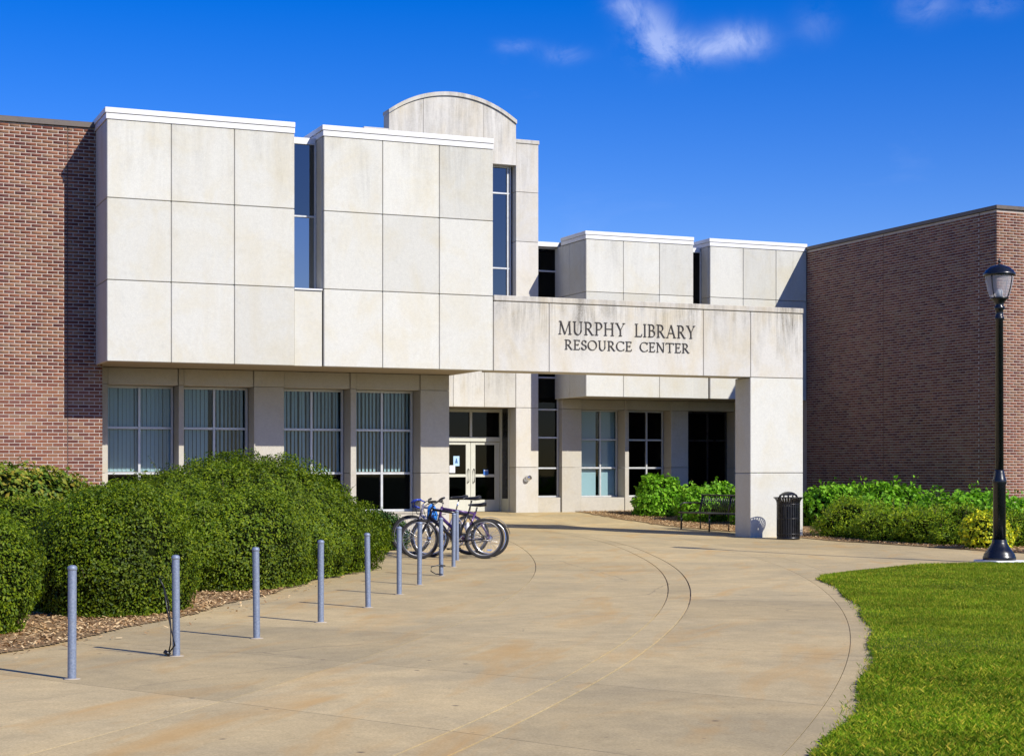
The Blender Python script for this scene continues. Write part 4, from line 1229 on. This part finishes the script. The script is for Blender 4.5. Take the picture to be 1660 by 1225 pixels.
# ------------------------------------------------------------------ lamp post
lu, lv = 12.44, -10.21
lz = g1(lu, lv)
lp = empty('lamp_post', (lu, lv, lz))
tag(lp, 'tall black lamp post with a lantern on a flared base by the lawn', 'lamp post')
MB().cbox(-0.29, 0.29, -0.29, 0.29, -0.1, 0.05, 0.01).build('concrete_pad', M['coping'], lp)
MB().lathe([(0.26, 0.052), (0.26, 0.10), (0.245, 0.115), (0.245, 0.14), (0.20, 0.20), (0.165, 0.25), (0.13, 0.31), (0.118, 0.33), (0.118, 0.36), (0.108, 0.38)], 28).build('base', M['lampblack'], lp)
MB().lathe([(0.102, 0.375), (0.100, 1.26), (0.112, 1.275), (0.112, 1.33), (0.098, 1.36), (0.078, 1.46), (0.066, 1.50)], 24).build('shaft', M['lampblack'], lp)
MB().lathe([(0.067, 1.495), (0.060, 3.9), (0.075, 3.91), (0.075, 3.95), (0.060, 3.96), (0.060, 4.06), (0.085, 4.08), (0.085, 4.11), (0.062, 4.13), (0.075, 4.18), (0.11, 4.22), (0.135, 4.245)], 20).build('pole', M['lampblack'], lp)
def mat_lantern():
    m, nt, bs = new_mat('frosted_lantern')
    bs.inputs['Base Color'].default_value = (0.62, 0.62, 0.66, 1); bs.inputs['Roughness'].default_value = 0.25
    out = nt.nodes['Material Output']
    tr = N(nt, 'ShaderNodeBsdfTransparent'); ms = N(nt, 'ShaderNodeMixShader'); ms.inputs[0].default_value = 0.6
    nt.links.new(bs.outputs[0], ms.inputs[1]); nt.links.new(tr.outputs[0], ms.inputs[2]); nt.links.new(ms.outputs[0], out.inputs['Surface'])
    return m
ln = empty('lantern', parent=lp)
MB().lathe([(0.135, 4.25), (0.16, 4.30), (0.195, 4.42), (0.218, 4.54), (0.226, 4.62)], 24, caps=False).build('glass', mat_lantern(), ln)
MB().lathe([(0.13, 4.235), (0.145, 4.24), (0.145, 4.262), (0.13, 4.266)], 24).build('collar', M['lampblack'], ln)
MB().lathe([(0.235, 4.605), (0.252, 4.61), (0.252, 4.655), (0.235, 4.665), (0.215, 4.70), (0.16, 4.745), (0.09, 4.775), (0.035, 4.79), (0.018, 4.80), (0.016, 4.82), (0.030, 4.835), (0.030, 4.85), (0.012, 4.87), (0.010, 4.885), (0.003, 4.91)], 28).build('cap', M['lampblack'], ln)
for k in range(4):
    an = R(20+90*k)
    prof = [(0.14, 4.25), (0.166, 4.30), (0.201, 4.42), (0.224, 4.54), (0.232, 4.62)]
    MB().tube([(r_*math.cos(an), r_*math.sin(an), z_) for r_, z_ in prof], 0.008, 6).build('rib', M['lampblack'], ln)
MB().lathe([(0.05, 4.27), (0.055, 4.36), (0.03, 4.40)], 14).build('lamp_bulb', M['shade'], ln)

# ------------------------------------------------------------------ litter bin
bu_, bv_ = 14.36, -0.85
bz = g1(bu_, bv_)
bn = empty('litter_bin', (bu_, bv_, bz))
tag(bn, 'black slatted litter bin with a flared rim and domed lid beside the pillar', 'litter bin')
for k in range(30):
    an = 2*math.pi*k/30
    prof = [(0.250, 0.06), (0.250, 0.78), (0.262, 0.83), (0.295, 0.88), (0.318, 0.90)]
    b = MB(); vv = []; hw = 0.016
    for r_, z_ in prof:
        for sgn, dr in ((-1, 0), (1, 0), (1, -0.006), (-1, -0.006)):
            rr_ = r_+dr
            vv.append((rr_*math.cos(an)-sgn*hw*math.sin(an), rr_*math.sin(an)+sgn*hw*math.cos(an), z_))
    F = []
    for i_ in range(len(prof)-1):
        for k_ in range(4):
            F.append((i_*4+k_, i_*4+(k_+1) % 4, i_*4+4+(k_+1) % 4, i_*4+4+k_))
    b.add(vv, F).build('slat', M['black'], bn)
for (rr_, zz_, th_) in ((0.243, 0.12, 0.014), (0.243, 0.45, 0.012), (0.243, 0.76, 0.014), (0.316, 0.90, 0.010)):
    MB().torus((0, 0, zz_), rr_, th_, 'z', 32, 6).build('hoop', M['black'], bn)
MB().lathe([(0.235, 0.03), (0.235, 0.06), (0.225, 0.70), (0.20, 0.705)], 28).build('liner', M['rubber'], bn)
MB().lathe([(0.24, 0.0), (0.25, 0.015), (0.25, 0.05), (0.22, 0.06)], 28).build('base', M['black'], bn)
b = MB()
for k in range(12):
    an = 2*math.pi*k/12
    b.tube([(0.225*math.cos(an), 0.225*math.sin(an), 0.79), (0.215*math.cos(an), 0.215*math.sin(an), 0.88), (0.17*math.cos(an), 0.17*math.sin(an), 0.965)], 0.012, 6)
lid = b.build('lid', M['black'], bn)
MB().lathe([(0.19, 0.945), (0.175, 0.965), (0.13, 1.0), (0.07, 1.022), (0.005, 1.03)], 24).build('dome', M['black'], lid)
MB().torus((0, 0, 0.79), 0.228, 0.014, 'z', 28, 6).build('lid_ring', M['black'], lid)

# ------------------------------------------------------------------ bench
be = empty('metal_bench', (14.72, 2.75, 0), 0)
tag(be, 'black slatted metal bench partly hidden behind the portico pillar', 'bench')
L2 = 1.45
def gz(dv): return g1(14.72, 2.75+dv)
zs_ = gz(0)
for k in range(9):
    x = -0.26+0.058*k
    MB().cbox(x-0.02, x+0.02, -L2, L2, zs_+0.435, zs_+0.447, 0.003).build('seat_slat', M['black'], be)
MB().tube([(-0.29, -L2, zs_+0.43), (-0.29, L2, zs_+0.43)], 0.016, 8).build('seat_rail', M['black'], be)
nb = 34
for k in range(nb):
    y = -L2+0.04+(2*L2-0.08)*k/(nb-1)
    MB().tube([(0.24, y, zs_+0.45), (0.30, y, zs_+0.66), (0.33, y, zs_+0.84)], 0.011, 5).build('back_slat', M['black'], be)
MB().tube([(0.335, -L2, zs_+0.85), (0.335, L2, zs_+0.85)], 0.02, 8).build('top_rail', M['black'], be)
for y in (-L2+.08, 0.0, L2-.08):
    zz_ = gz(y)-0.005
    MB().tube([(-0.27, y, zz_), (-0.26, y, zs_+0.43)], 0.022, 8).build('leg', M['black'], be)
    MB().tube([(0.26, y, zz_), (0.25, y, zs_+0.45), (0.33, y, zs_+0.84)], 0.022, 8).build('leg', M['black'], be)
for y in (-L2+.05, L2-.05):
    MB().tube([(-0.26, y, zs_+0.43), (-0.27, y, zs_+0.62), (-0.18, y, zs_+0.66), (0.28, y, zs_+0.66)], 0.018, 8).build('armrest', M['black'], be)

# ------------------------------------------------------------------ bicycles
def paint(name, c): return mat_plain(name, c, 0.25, 0.2, 0.6)
def bicycle(label, fw, rw_, wheel_r, frame_mat, style, steer=0.15, lean=0.05, rim='chrome', sad=0.95, accents=None):
    fw = Vector(fw); rw_ = Vector(rw_)
    base = (fw+rw_)/2
    zg = g1(base.x, base.y)
    d = fw-rw_; rz = math.atan2(d.y, d.x)
    root = empty('bicycle', (base.x, base.y, zg), rz)
    root.rotation_euler = (lean, 0, rz)
    tag(root, label, 'bicycle', 'bicycles parked among the far posts')
    hb = d.length/2
    W = wheel_r
    F_, B_ = Vector((hb, 0, W)), Vector((-hb, 0, W))
    bb = Vector((-0.08, 0, 0.28)); st = Vector((-0.26, 0, 0.74)); hd = Vector((hb-0.20, 0, 0.80)); hd2 = Vector((hb-0.165, 0, 0.68))
    fr = MB()
    for p, q, r_ in ((bb, st, .020), (st-Vector((-.005, 0, .03)), hd, .021), (bb, hd2, .027), (hd2+Vector((.006, 0, -.03)), hd+Vector((-.006, 0, .03)), .023)):
        fr.tube([p, q], r_, 10)
    for s_ in (-1, 1):
        fr.tube([bb+Vector((-.02, s_*.025, 0)), B_+Vector((0, s_*.06, 0))], .010, 8)
        fr.tube([st+Vector((0.0, s_*.02, -.06)), B_+Vector((0, s_*.06, 0))], .009, 8)
    fr.build('frame', frame_mat, root)
    fk = MB()
    fk.tube([hd2+Vector((.006, 0, -.02)), hd2+Vector((.02, 0, -.07))], .018, 8)
    for s_ in (-1, 1):
        fk.tube([hd2+Vector((.02, s_*.012, -.06)), hd2+Vector((.03, s_*.055, -.10)), F_+Vector((-.01, s_*.055, .05)), F_+Vector((0, s_*.05, 0))], [.016, .017, .013, .010], 8)
    fk.build('fork', frame_mat if style != 'mtb' else M['black'], root)
    for c_ in (F_, B_):
        wh = empty('wheel', c_, 0, root)
        MB().torus((0, 0, 0), W-0.022, 0.022, 'y', 44, 8).build('tyre', M['rubber'], wh)
        MB().torus((0, 0, 0), W-0.052, 0.012, 'y', 44, 6).build('rim', M[rim], wh)
        hu = MB(); hu.tube([(0, -.05, 0), (0, .05, 0)], .022, 10); hu.build('hub', M['chrome'], wh)
        sp = MB()
        for k in range(28):
            an = 2*math.pi*k/28; s_ = 1 if k % 2 else -1; an2 = an+s_*0.5*(1 if (k//2) % 2 else -1)
            sp.tube([(.02*math.cos(an2), s_*.03, .02*math.sin(an2)), ((W-.055)*math.cos(an), 0, (W-.055)*math.sin(an))], .0016, 4, False)
        sp.build('spokes', M['chrome'], wh)
        an = random.uniform(0, 6)
        MB().box(-.035, .035, -.012, .012, -.012, .012).build('reflector', M['chrome'], wh, loc=(.2*math.cos(an), 0, .2*math.sin(an)))
    sp_ = MB().tube([st+Vector((0, 0, -.02)), Vector((-0.26-(sad-0.74)*0.25, 0, sad-.03))], .013, 8); sp_.build('seat_post', M['black'] if style == 'mtb' else M['chrome'], root)
    sx = -0.26-(sad-0.74)*0.25
    sd = MB()
    prof = [(-.15, .07, .05), (-.12, .088, .062), (-.05, .07, .052), (.03, .04, .042), (.10, .026, .034), (.145, .018, .024)]
    vv = []; nn = 10
    for (x, hw, hh) in prof:
        for k in range(nn):
            a_ = 2*math.pi*k/nn
            vv.append((sx+x, hw*math.cos(a_), sad+0.005+0.012*(x < -.1)+hh*.6*math.sin(a_)))
    F = [(i_*nn+k, i_*nn+(k+1) % nn, (i_+1)*nn+(k+1) % nn, (i_+1)*nn+k) for i_ in range(len(prof)-1) for k in range(nn)]
    F.append(tuple(range(nn))); F.append(tuple((len(prof)-1)*nn+k for k in reversed(range(nn))))
    sd.add(vv, F, True).build('saddle', M['black'], root)
    hbm = MB(); stem_top = hd+Vector((-.025, 0, .09))
    hbm.tube([hd, stem_top, stem_top+Vector((.08, 0, .03))], .014, 8)
    hc = stem_top+Vector((.08, 0, .03))
    if style == 'road':
        pts = []
        for s_ in (-1, 1):
            hbm.tube([hc, hc+Vector((0, s_*.17, 0)), hc+Vector((.07, s_*.20, .0)), hc+Vector((.115, s_*.20, -.04)), hc+Vector((.10, s_*.20, -.11)), hc+Vector((.02, s_*.20, -.135))], .016, 8)
    else:
        hbm.tube([hc+Vector((-.07, -.30, .03)), hc+Vector((-.02, -.12, .02)), hc, hc+Vector((-.02, .12, .02)), hc+Vector((-.07, .30, .03))], .012, 8)
        for s_ in (-1, 1):
            hbm.tube([hc+Vector((-.03, s_*.19, .02)), hc+Vector((-.08, s_*.315, .03))], .018, 8)
            hbm.tube([hc+Vector((-.02, s_*.17, .01)), hc+Vector((.03, s_*.25, -.02))], .006, 6)
    hbm.build('handlebar', M['black'] if style != 'road' else accents, root)
    cr = MB()
    n_ = 28
    cr.torus((bb.x, -.05, bb.z), .078, .008, 'y', 28, 6, 0.5)
    for k in range(4):
        a_ = math.pi/2*k; cr.tube([(bb.x, -.05, bb.z), (bb.x+.08*math.cos(a_), -.05, bb.z+.08*math.sin(a_))], .007, 5)
    cr.tube([(bb.x, -.06, bb.z), (bb.x+.10, -.075, bb.z-.13)], .011, 6); cr.tube([(bb.x, .06, bb.z), (bb.x-.10, .075, bb.z+.13)], .011, 6)
    cr.build('crank', M['chrome'], root)
    for s_ in (-1, 1):
        MB().box(-.045, .045, -.045, .045, -.012, .012).build('pedal', M['black'], root, loc=(bb.x-s_*.10, s_*.12, bb.z+s_*.13))
    chn = MB()
    for s_ in (-1, 1):
        chn.tube([(bb.x, -.05, bb.z+s_*.078), (B_.x, -.05, B_.z+s_*.04)], .004, 4)
    chn.torus((B_.x, -.05, B_.z), .042, .010, 'y', 20, 5, 1.2)
    chn.build('chain', M['rubber'], root)
    cbl = MB()
    for s_ in (-1, 1):
        cbl.tube([hc+Vector((0, s_*.18, .0)), hc+Vector((.10, s_*.10, -.06)), hd2+Vector((.06, s_*.03, .0)), hd2+Vector((-.10, s_*.015, .03))], .0045, 5)
    cbl.tube([hc+Vector((.0, .15, 0)), hc+Vector((.12, .04, -.12)), F_+Vector((-.02, .05, .30))], .0045, 5)
    cbl.build('brake_cable', M['black'], root)
    if style == 'mtb':
        gd = MB(); vv = []
        nn_ = 12
        for i_ in range(nn_+1):
            a_ = R(20+150*i_/nn_)
            for (rr_, y_) in ((W+.018, -.03), (W+.03, 0), (W+.018, .03)):
                vv.append((B_.x+rr_*math.cos(a_), y_, B_.z+rr_*math.sin(a_)))
        gd.add(vv, [(i_*3+k, i_*3+k+1, i_*3+k+4, i_*3+k+3) for i_ in range(nn_) for k in range(2)], True)
        if lean > 0: gd.build('mudguard', M['chrome'], root)
        MB().lathe([(.034, 0), (.036, .02), (.036, .13), (.028, .15), (.02, .17), (.022, .19)], 12).build('bottle', M['paper'] if lean > 0 else M['black'], root, loc=bb+Vector((-.05, 0, .10)))
    return root
bicycle('black mountain bicycle in front, nearest the steel posts, with a raised saddle', (3.83, -6.62, 0), (4.86, -6.86, 0), 0.325, paint('black_bike_paint', (0.010, 0.009, 0.012)), 'mtb', sad=0.97, lean=-0.06, rim='rim_dark')
bicycle('purple and silver bicycle in the middle of the parked three', (4.16, -6.22, 0), (5.10, -6.52, 0), 0.315, paint('purple_bike_paint', (0.10, 0.05, 0.16)), 'mtb', sad=0.85, lean=0.09)
bicycle('rearmost road bicycle with blue taped drop handlebars', (4.05, -5.62, 0), (5.00, -5.86, 0), 0.335, paint('silver_bike_paint', (0.35, 0.33, 0.40)), 'road', sad=0.95, lean=0.03, rim='rim_dark', accents=paint('blue_bar_tape', (0.03, 0.07, 0.45)))
# blue bag hung on the handlebars
bg_ = MB()
vv = []; nn = 12
bc = Vector((4.28, -5.98, g1(4.2, -6)+0.0))
for i_, (z_, r_) in enumerate([(0.56, .03), (0.60, .075), (0.68, .085), (0.76, .075), (0.82, .06), (0.86, .02)]):
    for k in range(nn):
        a_ = 2*math.pi*k/nn; rr_ = r_*(1+.25*math.sin(3*a_+i_)+.1*math.cos(5*a_))
        vv.append((bc.x+rr_*math.cos(a_), bc.y+rr_*.6*math.sin(a_), bc.z+z_))
F = [(i_*nn+k, i_*nn+(k+1) % nn, (i_+1)*nn+(k+1) % nn, (i_+1)*nn+k) for i_ in range(5) for k in range(nn)]
F.append(tuple(reversed(range(nn)))); F.append(tuple(5*nn+k for k in range(nn)))
tag(bg_.add(vv, F, True).build('blue_bag', mat_plain('blue_cloth', (0.02, 0.20, 0.62), 0.7, var=.2)), 'crumpled bright blue bag hanging from a bicycle handlebar', 'bag')
